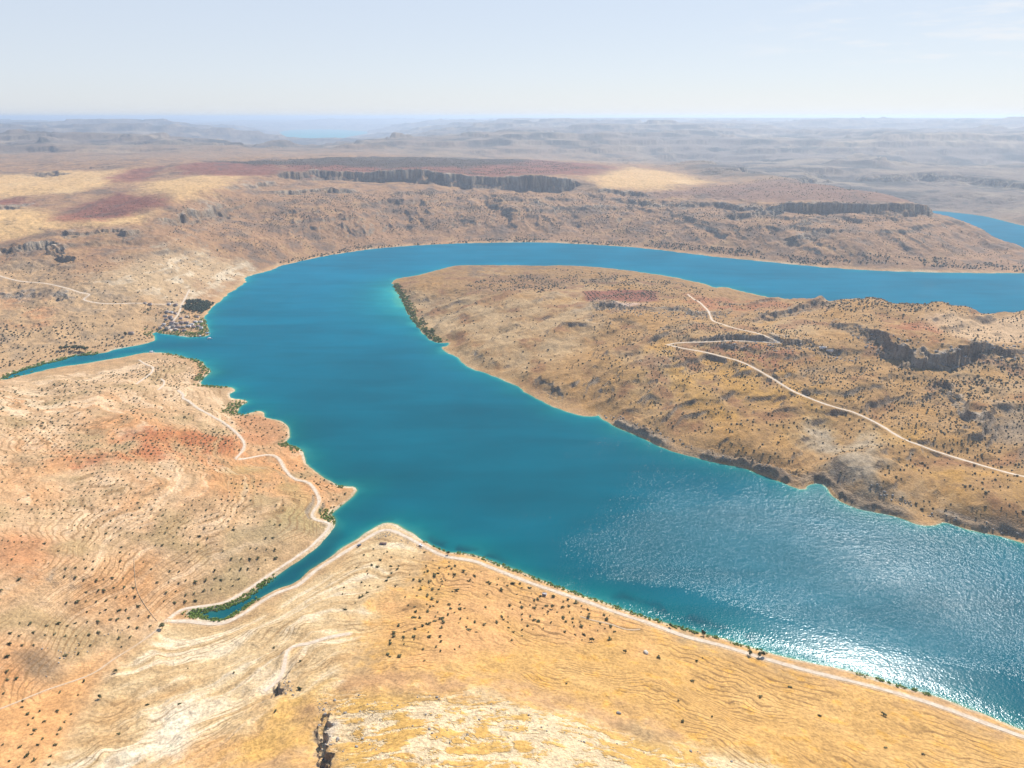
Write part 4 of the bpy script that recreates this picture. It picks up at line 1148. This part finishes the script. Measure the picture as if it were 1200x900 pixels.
# --- green margins: reeds and low growth at the water's edge
def along(px, n, w0, w1):
    P = np.array(chaikin([unp(u, v) for u, v in px], 1))
    L = np.r_[0, np.cumsum(np.hypot(*np.diff(P, axis=0).T))]
    s = RNG.random(n) * L[-1]
    q = np.c_[np.interp(s, L, P[:, 0]), np.interp(s, L, P[:, 1])] + RNG.normal(0, 1, (n, 2)) * (w1 - w0) * 0.5
    dd = bil(d, q[:, 0], q[:, 1])
    return q[(dd > w0) & (dd < w1) & (bil(roadw, q[:, 0], q[:, 1]) < 0.3)]
RP = [along([(462, 334), (472, 354), (485, 378), (500, 395), (515, 402)], 900, -1, 16),
      along([(222, 718), (245, 728), (265, 727), (285, 715), (300, 705)], 420, -4, 6), along([(225, 716), (262, 712), (290, 699), (318, 678)], 420, -3.5, 5),
      along([(4, 443), (20, 438), (60, 424), (110, 415)], 700, -8, 7), along([(176, 391), (205, 393), (243, 394), (241, 375)], 700, -1, 22),
      along([(200, 414), (240, 425), (243, 436), (232, 447)], 420, -1, 14), along([(238, 452), (268, 453)], 160, -1, 12), along([(277, 486), (279, 478), (290, 472)], 300, -1, 22),
      along([(318, 522), (337, 521), (350, 527)], 160, -1, 12), along([(384, 603), (390, 612)], 170, -1, 12), along([(395, 572), (400, 570)], 30, -1, 6),
      along([(500, 637), (540, 649), (575, 659), (640, 684), (720, 712), (800, 738), (860, 754), (900, 766)], 520, -2, 3.4), along([(1000, 789), (1090, 815)], 60, -2, 2.4)]
RP = drop(np.concatenate(RP)); RP[:, 2] = np.maximum(RP[:, 2], -0.1)
T_reed = [leaf_crown(rg, 22, 0.36, True, 0.9) for _ in range(4)]
tipP = along([(462, 334), (472, 354), (485, 378), (500, 395), (515, 402)], 700, 1, 22)
tipP = tipP[fbm(tipP[:, 0], tipP[:, 1], 30, 2, 431) > -0.25]
v2, f2 = scatter_mesh('x', T_reed, drop(tipP), 1.3 + 1.9 * RNG.random(len(tipP)), rg, None)
tag(mesh_from('shore_thicket', v2, f2, M_thick, smooth=False), 'green thicket lining the beach round the peninsula tip', 'thicket', kind='stuff')
v_, f_ = scatter_mesh('x', T_reed, RP, 0.6 + 1.1 * RNG.random(len(RP)) ** 1.3 * np.clip(np.hypot(RP[:, 0], RP[:, 1]) / 900, 0.7, 1.8), rg, None)
tag(mesh_from('reeds', v_, f_, M_reed, smooth=False), 'bright green reeds and low growth fringing the waterline', 'reeds', kind='stuff')

# --- the dark grove beside the village
GP = drop(grid_pts([(215, 355), (222, 352), (248, 352), (252, 356), (244, 363), (236, 367), (226, 365), (214, 362)], 5.5, 0.95, 0.3))
T_tree = []
for _ in range(4):
    v, f = leaf_crown(rg, 50, 0.30, True, 1.25); T_tree.append((v, f))
v_, f_ = scatter_mesh('x', T_tree, GP, 2.8 + 1.2 * RNG.random(len(GP)), rg, None)
tag(mesh_from('grove', v_, f_, M_grove, smooth=False), 'dense dark green grove on the point beside the lakeside village', 'grove', kind='stuff')

# --- single trees one can tell apart: trunk and crown
def tree(u, v, r, h, label, mat=None, group=None):
    x, y = at(u, v)
    z = float(bil(Z, np.array([x]), np.array([y]))[0])
    rg_ = np.random.default_rng(int(u * 31 + v))
    root = bpy.data.objects.new('shore_tree', None); COL.objects.link(root); root.location = (x, y, z)
    tag(root, label, 'tree', group)
    # tapered trunk with limbs
    tv = []; tf = []
    def limb(p, q, r0, r1):
        b0 = len(tv); p = np.array(p); q = np.array(q)
        for k in range(6):
            t_ = k * math.pi / 3
            o_ = np.array([math.cos(t_), math.sin(t_), 0])
            tv.append(p + o_ * r0); tv.append(q + o_ * r1)
        for k in range(6):
            n2 = (k + 1) % 6
            tf.append((b0 + k * 2, b0 + n2 * 2, b0 + n2 * 2 + 1, b0 + k * 2 + 1))
    fork = (0.1 * r, 0.05 * r, h * 0.42)
    limb((0, 0, -0.4), fork, 0.09 * r + 0.08, 0.06 * r + 0.05)
    for k in range(4):
        an = k * 1.57 + rg_.random()
        limb(fork, (math.cos(an) * r * 0.5, math.sin(an) * r * 0.5, h * 0.75), 0.05 * r + 0.04, 0.03)
    t = mesh_from('trunk', np.array(tv), np.array(tf), M_bark); t.parent = root
    cv, cf = leaf_crown(rg_, 260, 0.13)
    cv = cv * np.array([r, r, h * 0.62]) + np.array([0, 0, h * 0.3])
    c = mesh_from('crown', cv, cf, mat or M_dark, smooth=False); c.parent = root
    return root


tree(879, 768, 2.2, 5.0, 'leftmost of the three dark trees standing together beside the shore road at the water')
tree(889, 770, 2.0, 4.2, 'middle one of the three dark trees standing together beside the shore road at the water')
tree(894, 769, 2.1, 4.6, 'rightmost of the three dark trees standing together beside the shore road at the water')
tree(824, 745, 2.1, 5.2, 'dark tree at the waterline beside the strip of bright green grass', M_dark)
tree(785, 735, 1.6, 3.4, 'small dark tree at the waterline left of the bright green grass strip', M_dark)
tree(525, 650, 2.0, 3.6, 'dark tree on the inside of the shore road bend right of the headland')
tree(190, 737, 2.6, 5.0, 'bushy tree at the road fork where the narrow inlet ends', M_olive)
tree(136, 788, 1.9, 3.4, 'dark green tree standing in the rocky gully below the valley track', M_dark)
tree(117, 818, 1.8, 3.2, 'round tree on the pale gully bank below the one in the rocky gully', M_dark)
tree(733, 765, 1.5, 3.0, 'dark round tree alone to the left of the white boulder', M_dark)
tree(693, 752, 2.0, 4.0, 'largest dark tree in the orange orchard at its lower right end', M_dark)
tree(648, 713, 2.0, 3.6, 'brownish tree near the upper track where the orange orchard begins', M_olive)
tree(147, 394, 4.6, 9.0, 'single dark tree behind the small sandy point of the left inlet', M_dark)
for i, (u, v, r) in enumerate([(72, 411, 5.0), (78, 410, 5.5), (87, 411, 6.5), (93, 411, 6.8), (100, 412, 6.0)]):
    tree(u, v, r, r * 1.7, 'tall grey green tree in the clump on the bank of the left inlet', M_dark, 'trees in the clump by the left inlet')

# ------------------------------------------------------------------ stones
def rock(u, v, sx, sy, sz, name, label, mat, cat):
    x, y = at(u, v); z = float(bil(Z, np.array([x]), np.array([y]))[0])
    rg_ = np.random.default_rng(int(u * 7 + v))
    vv, f_ = lumpy(rg_, I1, 0.18)
    vv = np.sign(vv) * np.abs(vv) ** 0.8 * np.array([sx, sy, sz])
    o = mesh_from(name, vv, f_, mat, smooth=False); o.location = (x, y, z + sz * 0.25)
    o.rotation_euler = (0, 0, random.random() * 3)
    return tag(o, label, cat)


rock(757, 765, 2.6, 1.5, 1.3, 'white_boulder', 'big white boulder lying alone on the golden slope', M_stone, 'boulder')
rock(725, 836, 1.6, 1.1, 0.9, 'grey_boulder', 'grey boulder low on the golden slope above the white rock outcrop', M_greyrock, 'boulder')
# loose blocks along the cliffs and over the outcrop, and the rip-rap round the headland
SP = []; SS = []
def stones(px, sp, pr, s0, s1, **k):
    p = grid_pts(px, sp, pr, **k)
    if len(p): SP.append(drop(p)); SS.append(s0 + (s1 - s0) * RNG.random(len(p)) ** 2.5)
stones([(370, 820), (384, 820), (392, 860), (420, 900), (375, 900)], 2.4, 0.5, 0.4, 1.5, nl=20)
stones([(332, 785), (342, 800), (345, 818), (332, 812)], 2.2, 0.5, 0.4, 1.1, nl=20)
stones([(450, 620), (466, 620), (492, 636), (515, 650), (505, 650), (480, 638), (458, 628), (435, 634)], 2.0, 0.65, 0.4, 0.9, nl=20)
stones([(385, 815), (560, 815), (760, 865), (890, 900), (380, 900)], 5.5, 0.35, 0.3, 1.2, nl=25)
stones([(1000, 378), (1050, 395), (1110, 408), (1200, 400), (1230, 420), (1110, 432), (1050, 425), (1000, 400)], 4.5, 0.4, 0.7, 2.8, nl=40)
stones([(820, 392), (900, 400), (1010, 418), (1010, 425), (900, 412), (820, 402)], 4.5, 0.45, 0.6, 2.4, nl=30)
stones([(690, 350), (760, 362), (860, 366), (850, 374), (740, 370), (690, 358)], 4.5, 0.4, 0.6, 2.2, nl=30)
stones([(700, 490), (850, 545), (960, 570), (1100, 612), (1220, 640), (1220, 628), (1100, 602), (960, 560), (850, 537), (710, 484)], 3.6, 0.45, 0.5, 2.0, nl=25)
stones([(20, 765), (60, 765), (75, 790), (40, 795), (140, 745), (150, 735)], 3.0, 0.3, 0.4, 1.0, nl=20)
SP = np.concatenate(SP); SS = np.concatenate(SS)
T_st = []
for _ in range(5):
    v, f = lumpy(rg, I0, 0.3); T_st.append(((v * np.array([1, 0.8, 0.6]) + np.array([0, 0, 0.2])).astype(np.float32), f))
v_, f_ = scatter_mesh('x', T_st, SP, SS, rg, None)
tag(mesh_from('loose_stones', v_, f_, M_greyrock, smooth=False), 'loose grey and pale stones strewn below cliffs and over the outcrop', 'stones', kind='stuff')

# dry stone walls
M_wallsoil = plain_mat('lichened_stone', (0.40, 0.28, 0.16), 0.95, 0.3, 0.5)
def wall(px, label, w=0.6, h=0.4):
    P = np.array(chaikin([at(u, v) for u, v in px], 2))
    L = np.r_[0, np.cumsum(np.hypot(*np.diff(P, axis=0).T))]
    s = np.linspace(0, L[-1], int(L[-1] / 1.2))
    P = np.c_[np.interp(s, L, P[:, 0]), np.interp(s, L, P[:, 1])]
    T = np.gradient(P, axis=0); T /= np.linalg.norm(T, axis=1)[:, None]; N = np.c_[-T[:, 1], T[:, 0]]
    z = bil(Z, P[:, 0], P[:, 1]); hh = h * (0.7 + 0.5 * RNG.random(len(P)))
    V_ = np.stack([np.c_[P + N * w / 2, z - 0.4], np.c_[P + N * w / 3, z + hh], np.c_[P - N * w / 3, z + hh], np.c_[P - N * w / 2, z - 0.4]], 1).reshape(-1, 3)
    i = np.arange(len(P) - 1)
    F_ = np.concatenate([np.stack([i * 4 + k, i * 4 + k + 1, i * 4 + k + 5, i * 4 + k + 4], 1) for k in range(3)])
    tag(mesh_from('stone_wall', V_, F_, M_wallsoil, smooth=False), label, 'stone wall')


wall([(157, 655), (158, 675), (160, 693), (170, 710), (184, 728)], 'dark dry stone wall running down the terraces to the inlet end')

# ------------------------------------------------------------------ buildings
M_wallA = plain_mat('stone_wall_render', (0.50, 0.42, 0.34)); M_wallB = plain_mat('whitewash', (0.74, 0.70, 0.64), 0.85, 0.08); M_wallC = plain_mat('grey_block', (0.38, 0.33, 0.30))
M_roofA = plain_mat('earth_roof', (0.42, 0.34, 0.27)); M_roofB = plain_mat('concrete_roof', (0.52, 0.47, 0.44)); M_roofC = plain_mat('rust_sheet', (0.27, 0.17, 0.14), 0.6)
M_gap = plain_mat('dark_opening', (0.03, 0.028, 0.026), 0.4); M_wood = plain_mat('weathered_door', (0.16, 0.10, 0.06))


def boxes(name, bl, mat, parent=None):
    V_ = []; F_ = []
    for x0, x1, y0, y1, z0, z1 in bl:
        b0 = len(V_)
        V_ += [(x, y, z) for x in (x0, x1) for y in (y0, y1) for z in (z0, z1)]
        F_ += [tuple(b0 + k for k in f) for f in ((0, 1, 3, 2), (4, 6, 7, 5), (0, 4, 5, 1), (2, 3, 7, 6), (0, 2, 6, 4), (1, 5, 7, 3))]
    o = mesh_from(name, np.array(V_, np.float32), np.array(F_), mat, smooth=False)
    if parent: o.parent = parent
    return o


def house(u, v, L_, W_, H_, rot, wm_, rm_, label, group=None, ruin=False):
    x, y = at(u, v); z = float(bil(Z, np.array([x]), np.array([y]))[0])
    root = bpy.data.objects.new('stone_house', None); COL.objects.link(root)
    root.location = (x, y, z); root.rotation_euler = (0, 0, rot)
    tag(root, label, 'house', group)
    a, b_ = L_ / 2, W_ / 2; t = 0.45
    boxes('wall', [(-a, a, -b_, -b_ + t, -1.5, H_), (-a, a, b_ - t, b_, -1.5, H_ * (0.6 if ruin else 1)), (-a, -a + t, -b_ + t, b_ - t, -1.5, H_ * (0.8 if ruin else 1)), (a - t, a, -b_ + t, b_ - t, -1.5, H_ * (0.45 if ruin else 1))], wm_, root)
    if not ruin:
        boxes('roof', [(-a - 0.25, a + 0.25, -b_ - 0.25, b_ + 0.25, H_ + 0.003, H_ + 0.28), (-a, a, -b_, -b_ + 0.3, H_ + 0.283, H_ + 0.6), (-a, a, b_ - 0.3, b_, H_ + 0.283, H_ + 0.6)], rm_, root)
    boxes('door', [(-0.5, 0.5, -b_ - 0.06, -b_ - 0.003, -0.2, 2.0)], M_wood, root)
    for sx in (-a * 0.62, a * 0.62):
        boxes('window', [(sx - 0.45, sx + 0.45, -b_ - 0.05, -b_ - 0.003, 1.0, 2.0)], M_gap, root)
    return root


VH = [(196, 366, 9, 'A'), (201, 367, 8, 'B'), (205, 368, 8, 'C'), (194, 371, 9, 'A'), (200, 373, 10, 'C'), (195, 375, 9, 'C'), (202, 375, 7, 'A'), (176, 357, 8, 'C'), (170, 356, 7, 'A'), (198, 357, 8, 'B'), (206, 358, 9, 'C'),
      (202, 380, 11, 'C'), (207, 380, 9, 'A'), (213, 379, 12, 'C'), (219, 379, 10, 'C'), (225, 381, 9, 'B'), (229, 378, 9, 'B'), (235, 378, 10, 'B'), (203, 384, 9, 'A'), (209, 384, 12, 'C'), (215, 384, 9, 'A'), (221, 383, 11, 'B'), (227, 384, 9, 'C'),
      (232, 383, 9, 'C'), (192, 381, 8, 'B'), (196, 386, 9, 'A'), (212, 374, 8, 'C'), (219, 372, 8, 'A'), (231, 372, 9, 'C'), (188, 385, 8, 'A'), (206, 387, 10, 'A'), (216, 388, 9, 'C'), (236, 386, 8, 'B')]
WM = {'A': (M_wallA, M_roofA), 'B': (M_wallB, M_roofB), 'C': (M_wallC, M_roofC)}
HL = {'A': ('low tan stone house with an earth coloured flat roof in the lakeside village', 'tan houses of the lakeside village'),
      'B': ('whitewashed house with a pale flat roof in the lakeside village', 'whitewashed houses of the lakeside village'),
      'C': ('grey block house with a dark rusty roof in the lakeside village', 'dark roofed houses of the lakeside village')}
for i, (u, v, s, k) in enumerate(VH):
    s *= 0.78
    house(u, v, s, s * random.uniform(0.6, 0.85), random.choice((2.8, 3.0, 3.2)) * (1.7 if i % 7 == 4 else 1), random.uniform(-0.35, 0.25), WM[k][0], WM[k][1], HL[k][0], HL[k][1])
house(964, 408, 9, 6, 3.2, 0.1, M_wallB, M_roofB, 'pale roofless stone ruin on the rocky ledge below the peninsula cliff', ruin=True)
house(972, 411, 10, 5, 2.2, -0.1, M_wallB, M_roofB, 'low pale wall of a collapsed house right of the roofless ruin', ruin=True)
house(154, 391, 9, 5, 3.0, 0.1, M_wallA, M_roofC, 'lone dark roofed house on the small sandy point of the left inlet')
house(638, 698, 3.4, 2.4, 2.0, -0.3, M_wallB, M_roofB, 'tiny white hut beside the shore road above the short side track')
house(449, 638, 6.5, 1.8, 1.3, 0.02, M_wallC, M_roofC, 'long low dark roofed shed on the headland behind the rip rap')

# ------------------------------------------------------------------ cars parked by the shore road
M_paintD = plain_mat('blue_grey_paint', (0.07, 0.10, 0.16), 0.3, 0.02); M_paintW = plain_mat('white_paint', (0.78, 0.78, 0.77), 0.3, 0.02); M_glass = plain_mat('car_glass', (0.03, 0.04, 0.05), 0.1, 0.02); M_tyre = plain_mat('rubber', (0.02, 0.02, 0.02), 0.8)


def car(u, v, rot, paint, label):
    x, y = at(u, v); z = float(bil(Z, np.array([x]), np.array([y]))[0]) + 0.5
    root = bpy.data.objects.new('parked_car', None); COL.objects.link(root); root.location = (x, y, z); root.rotation_euler = (0, 0, rot)
    tag(root, label, 'car')
    prof = [(-2.1, 0.35), (-2.1, 0.85), (-1.75, 0.95), (-1.2, 1.42), (0.45, 1.45), (1.05, 0.98), (2.0, 0.82), (2.12, 0.4)]
    n = len(prof)
    V_ = [(px, -0.85, pz) for px, pz in prof] + [(px, 0.85, pz) for px, pz in prof]
    bm_f = [tuple(range(n - 1, -1, -1)), tuple(range(n, 2 * n))] + [(i, (i + 1) % n, n + (i + 1) % n, n + i) for i in range(n)]
    me = bpy.data.meshes.new('body'); me.from_pydata(V_, [], bm_f); me.materials.append(paint)
    b_ = bpy.data.objects.new('body', me); COL.objects.link(b_); b_.parent = root
    me = bpy.data.meshes.new('windscreen'); me.from_pydata([(0.50, -0.72, 1.44), (0.50, 0.72, 1.44), (1.03, 0.75, 1.02), (1.03, -0.75, 1.02)], [], [(0, 3, 2, 1)]); me.materials.append(M_glass)
    g = bpy.data.objects.new('windscreen', me); g.location = (0.02, 0, 0.02); COL.objects.link(g); g.parent = root
    boxes('side_window', [(-1.1, 0.4, -0.87, -0.853, 1.0, 1.36), (-1.1, 0.4, 0.853, 0.87, 1.0, 1.36)], M_glass, root)
    for wx_ in (-1.3, 1.3):
        for wy_ in (-0.8, 0.8):
            vv = []; ff_ = []
            for k in range(14):
                a_ = k * 2 * math.pi / 14
                vv += [(math.cos(a_) * 0.33, -0.1, math.sin(a_) * 0.33), (math.cos(a_) * 0.33, 0.1, math.sin(a_) * 0.33)]
            ff_ = [(2 * k, (2 * k + 2) % 28, (2 * k + 3) % 28, 2 * k + 1) for k in range(14)] + [tuple(range(0, 28, 2)), tuple(range(27, 0, -2))]
            me = bpy.data.meshes.new('wheel'); me.from_pydata(vv, [], ff_); me.materials.append(M_tyre)
            w_o = bpy.data.objects.new('wheel', me); w_o.location = (wx_, wy_, 0.33); COL.objects.link(w_o); w_o.parent = root


car(421, 640, 0.75, M_paintD, 'dark blue car parked on the pale lay by left of the headland tip')
car(493, 640, -0.6, M_paintW, 'white car parked beside the shore road right of the headland tip')

# ------------------------------------------------------------------ boats
M_hull = plain_mat('white_gelcoat', (0.80, 0.81, 0.82), 0.25, 0.03); M_deck = plain_mat('deck_boards', (0.45, 0.36, 0.26)); M_awn = plain_mat('blue_awning', (0.10, 0.22, 0.42))


def boat(u, v, L_, W_, rot, label, awning=None, z_off=0):
    x, y = unp(u, v)
    root = bpy.data.objects.new('tour_boat', None); COL.objects.link(root); root.location = (x, y, 0); root.rotation_euler = (0, 0, rot)
    tag(root, label, 'boat')
    V_ = []; n = 9
    for i in range(n):
        t = i / (n - 1); xx = (t - 0.5) * L_
        hw = W_ / 2 * (1 - max(0, (t - 0.45) / 0.55) ** 2.2) * (0.86 + 0.14 * min(1, t * 4))
        sh = 0.9 + 0.5 * t ** 2
        V_ += [(xx, -hw, sh), (xx, -hw * 0.7, -0.25), (xx, hw * 0.7, -0.25), (xx, hw, sh)]
    F_ = [(0, 1, 2, 3)]
    for i in range(n - 1):
        for k in range(3):
            F_.append((i * 4 + k, (i + 1) * 4 + k, (i + 1) * 4 + k + 1, i * 4 + k + 1))
    me = bpy.data.meshes.new('hull'); me.from_pydata(V_, [], F_); me.materials.append(M_hull)
    h = bpy.data.objects.new('hull', me); COL.objects.link(h); h.parent = root
    dv = [(V_[i * 4][0], V_[i * 4][1] * 0.94, 0.72) for i in range(n)] + [(V_[i * 4 + 3][0], V_[i * 4 + 3][1] * 0.94, 0.72) for i in range(n)]
    me = bpy.data.meshes.new('deck'); me.from_pydata(dv, [], [(i, i + 1, n + i + 1, n + i) for i in range(n - 1)]); me.materials.append(M_deck)
    dk_ = bpy.data.objects.new('deck', me); COL.objects.link(dk_); dk_.parent = root
    a = W_ * 0.36
    boxes('cabin', [(-L_ * 0.30, L_ * 0.12, -a, a, 0.73, 1.7)], M_hull, root)
    boxes('canopy', [(-L_ * 0.42, L_ * 0.2, -a * 1.15, a * 1.15, 2.45, 2.6)], awning or M_hull, root)
    boxes('canopy_post', [(sx - 0.05, sx + 0.05, sy - 0.05, sy + 0.05, 0.73, 2.447) for sx in (-L_ * 0.4, L_ * 0.17) for sy in (-a, a)], M_hull, root)


boat(246, 397, 9, 3.2, 0.1, 'white tour boat floating just off the village point')
boat(243.5, 391.3, 11, 3.8, 0.15, 'large white boat moored against the tip of the village point', M_awn)
boat(235, 394.5, 8, 2.6, -0.5, 'small pale boat moored left of the large boat under the village')
boat(178, 413, 9, 3.2, 0.2, 'white boat drawn up on the bank opposite the village')

# ------------------------------------------------------------------ haze: the dusty air between the camera and the far hills
def box(name, x0, x1, y0, y1, z0, z1, mat):
    V = [(x, y, z) for x in (x0, x1) for y in (y0, y1) for z in (z0, z1)]
    F = [(0, 1, 3, 2), (4, 6, 7, 5), (0, 4, 5, 1), (2, 3, 7, 6), (0, 2, 6, 4), (1, 5, 7, 3)]
    return mesh_from(name, V, F, mat, smooth=False)


mh = bpy.data.materials.new('dusty_air'); mh.use_nodes = True
nt = mh.node_tree; nt.nodes.clear()
out = nt.nodes.new('ShaderNodeOutputMaterial'); pv = nt.nodes.new('ShaderNodeVolumePrincipled')
pv.inputs['Color'].default_value = (0.71, 0.84, 1.0, 1)
pv.inputs['Density'].default_value = 0.000076
pv.inputs['Anisotropy'].default_value = 0.35
nt.links.new(pv.outputs[0], out.inputs['Volume'])
hz = box('haze', -75000, 75000, -3000, 75000, -16, 440, mh)
hz['kind'] = 'stuff'
hz['label'] = 'thin pale blue haze veiling the distant hills'
hz['category'] = 'haze'

# ------------------------------------------------------------------ sky and sun
SUN_AZ = math.radians(32); SUN_EL = math.radians(44)
w = bpy.data.worlds.new('World'); SC.world = w; w.use_nodes = True
nt = w.node_tree
bg = nt.nodes['Background']
sky = nt.nodes.new('ShaderNodeTexSky'); sky.sky_type = 'NISHITA'; sky.sun_disc = False
sky.sun_elevation = SUN_EL; sky.sun_rotation = SUN_AZ
sky.altitude = 700; sky.air_density = 1.0; sky.dust_density = 0.3; sky.ozone_density = 1.0
bg.inputs['Strength'].default_value = 0.11
# summer dust whitens the sky and evens it out
tc = nt.nodes.new('ShaderNodeTexCoord'); sep = nt.nodes.new('ShaderNodeSeparateXYZ')
nt.links.new(tc.outputs['Generated'], sep.inputs[0])
gr = nt.nodes.new('ShaderNodeValToRGB'); ge = gr.color_ramp.elements
ge[0].position = 0.0; ge[0].color = (4.15, 4.3, 4.6, 1)
ge[1].position = 0.7; ge[1].color = (0.7, 1.5, 3.4, 1)
for ps_, c_ in ((0.05, (4.1, 4.4, 4.95, 1)), (0.14, (3.9, 4.3, 5.0, 1)), (0.3, (1.9, 2.7, 4.3, 1))):
    x_ = ge.new(ps_); x_.color = c_
nt.links.new(sep.outputs['Z'], gr.inputs[0])
mxs = nt.nodes.new('ShaderNodeMix'); mxs.data_type = 'RGBA'; mxs.inputs[0].default_value = 0.85
nt.links.new(sky.outputs[0], mxs.inputs[6]); nt.links.new(gr.outputs[0], mxs.inputs[7])
# a few thin wisps low in the east
mp = nt.nodes.new('ShaderNodeMapping'); mp.inputs['Scale'].default_value = (9, 9, 70)
nt.links.new(tc.outputs['Generated'], mp.inputs[0])
cn = noise_n(nt, mp.outputs[0], 1.0, 5, 0.62)
cm = math_n(nt, 'MULTIPLY', maprange(nt, cn, 0.50, 0.70, 0.0, 0.6, True), maprange(nt, sep.outputs['X'], 0.22, 0.42, 0.0, 1.0, True))
cm = math_n(nt, 'MULTIPLY', cm, math_n(nt, 'MULTIPLY', maprange(nt, sep.outputs['Z'], 0.035, 0.06, 0.0, 1.0, True), maprange(nt, sep.outputs['Z'], 0.10, 0.14, 1.0, 0.2, True)))
mxc = nt.nodes.new('ShaderNodeMix'); mxc.data_type = 'RGBA'
nt.links.new(cm, mxc.inputs[0]); nt.links.new(mxs.outputs[2], mxc.inputs[6]); mxc.inputs[7].default_value = (5.6, 5.6, 5.7, 1)
nt.links.new(mxc.outputs[2], bg.inputs['Color'])

sl_ = bpy.data.lights.new('sun', 'SUN'); sl_.energy = 4.6; sl_.angle = math.radians(0.53); sl_.color = (1.0, 0.955, 0.89)
so = bpy.data.objects.new('sun', sl_); COL.objects.link(so)
S = Vector((math.sin(SUN_AZ) * math.cos(SUN_EL), math.cos(SUN_AZ) * math.cos(SUN_EL), math.sin(SUN_EL)))
so.rotation_euler = (-S).to_track_quat('-Z', 'Y').to_euler()
so.location = (0, 0, 900)

cam = bpy.data.cameras.new('camera'); co = bpy.data.objects.new('camera', cam); COL.objects.link(co)
co.location = (0, 0, CAM_H); co.rotation_euler = (math.pi / 2 - TILT, 0, 0)
cam.sensor_width = 36; cam.lens = 36 * FOC / 1200; cam.clip_start = 1; cam.clip_end = 200000
SC.camera = co
SC.render.engine = 'CYCLES'
SC.cycles.use_denoising = True; SC.cycles.use_adaptive_sampling = False; SC.cycles.sample_clamp_direct = 5.0
SC.cycles.max_bounces = 4; SC.cycles.diffuse_bounces = 2; SC.cycles.glossy_bounces = 2; SC.cycles.volume_bounces = 0
SC.view_settings.view_transform = 'Standard'; SC.view_settings.look = 'None'
SC.view_settings.exposure = 0.58; SC.view_settings.gamma = 1.0
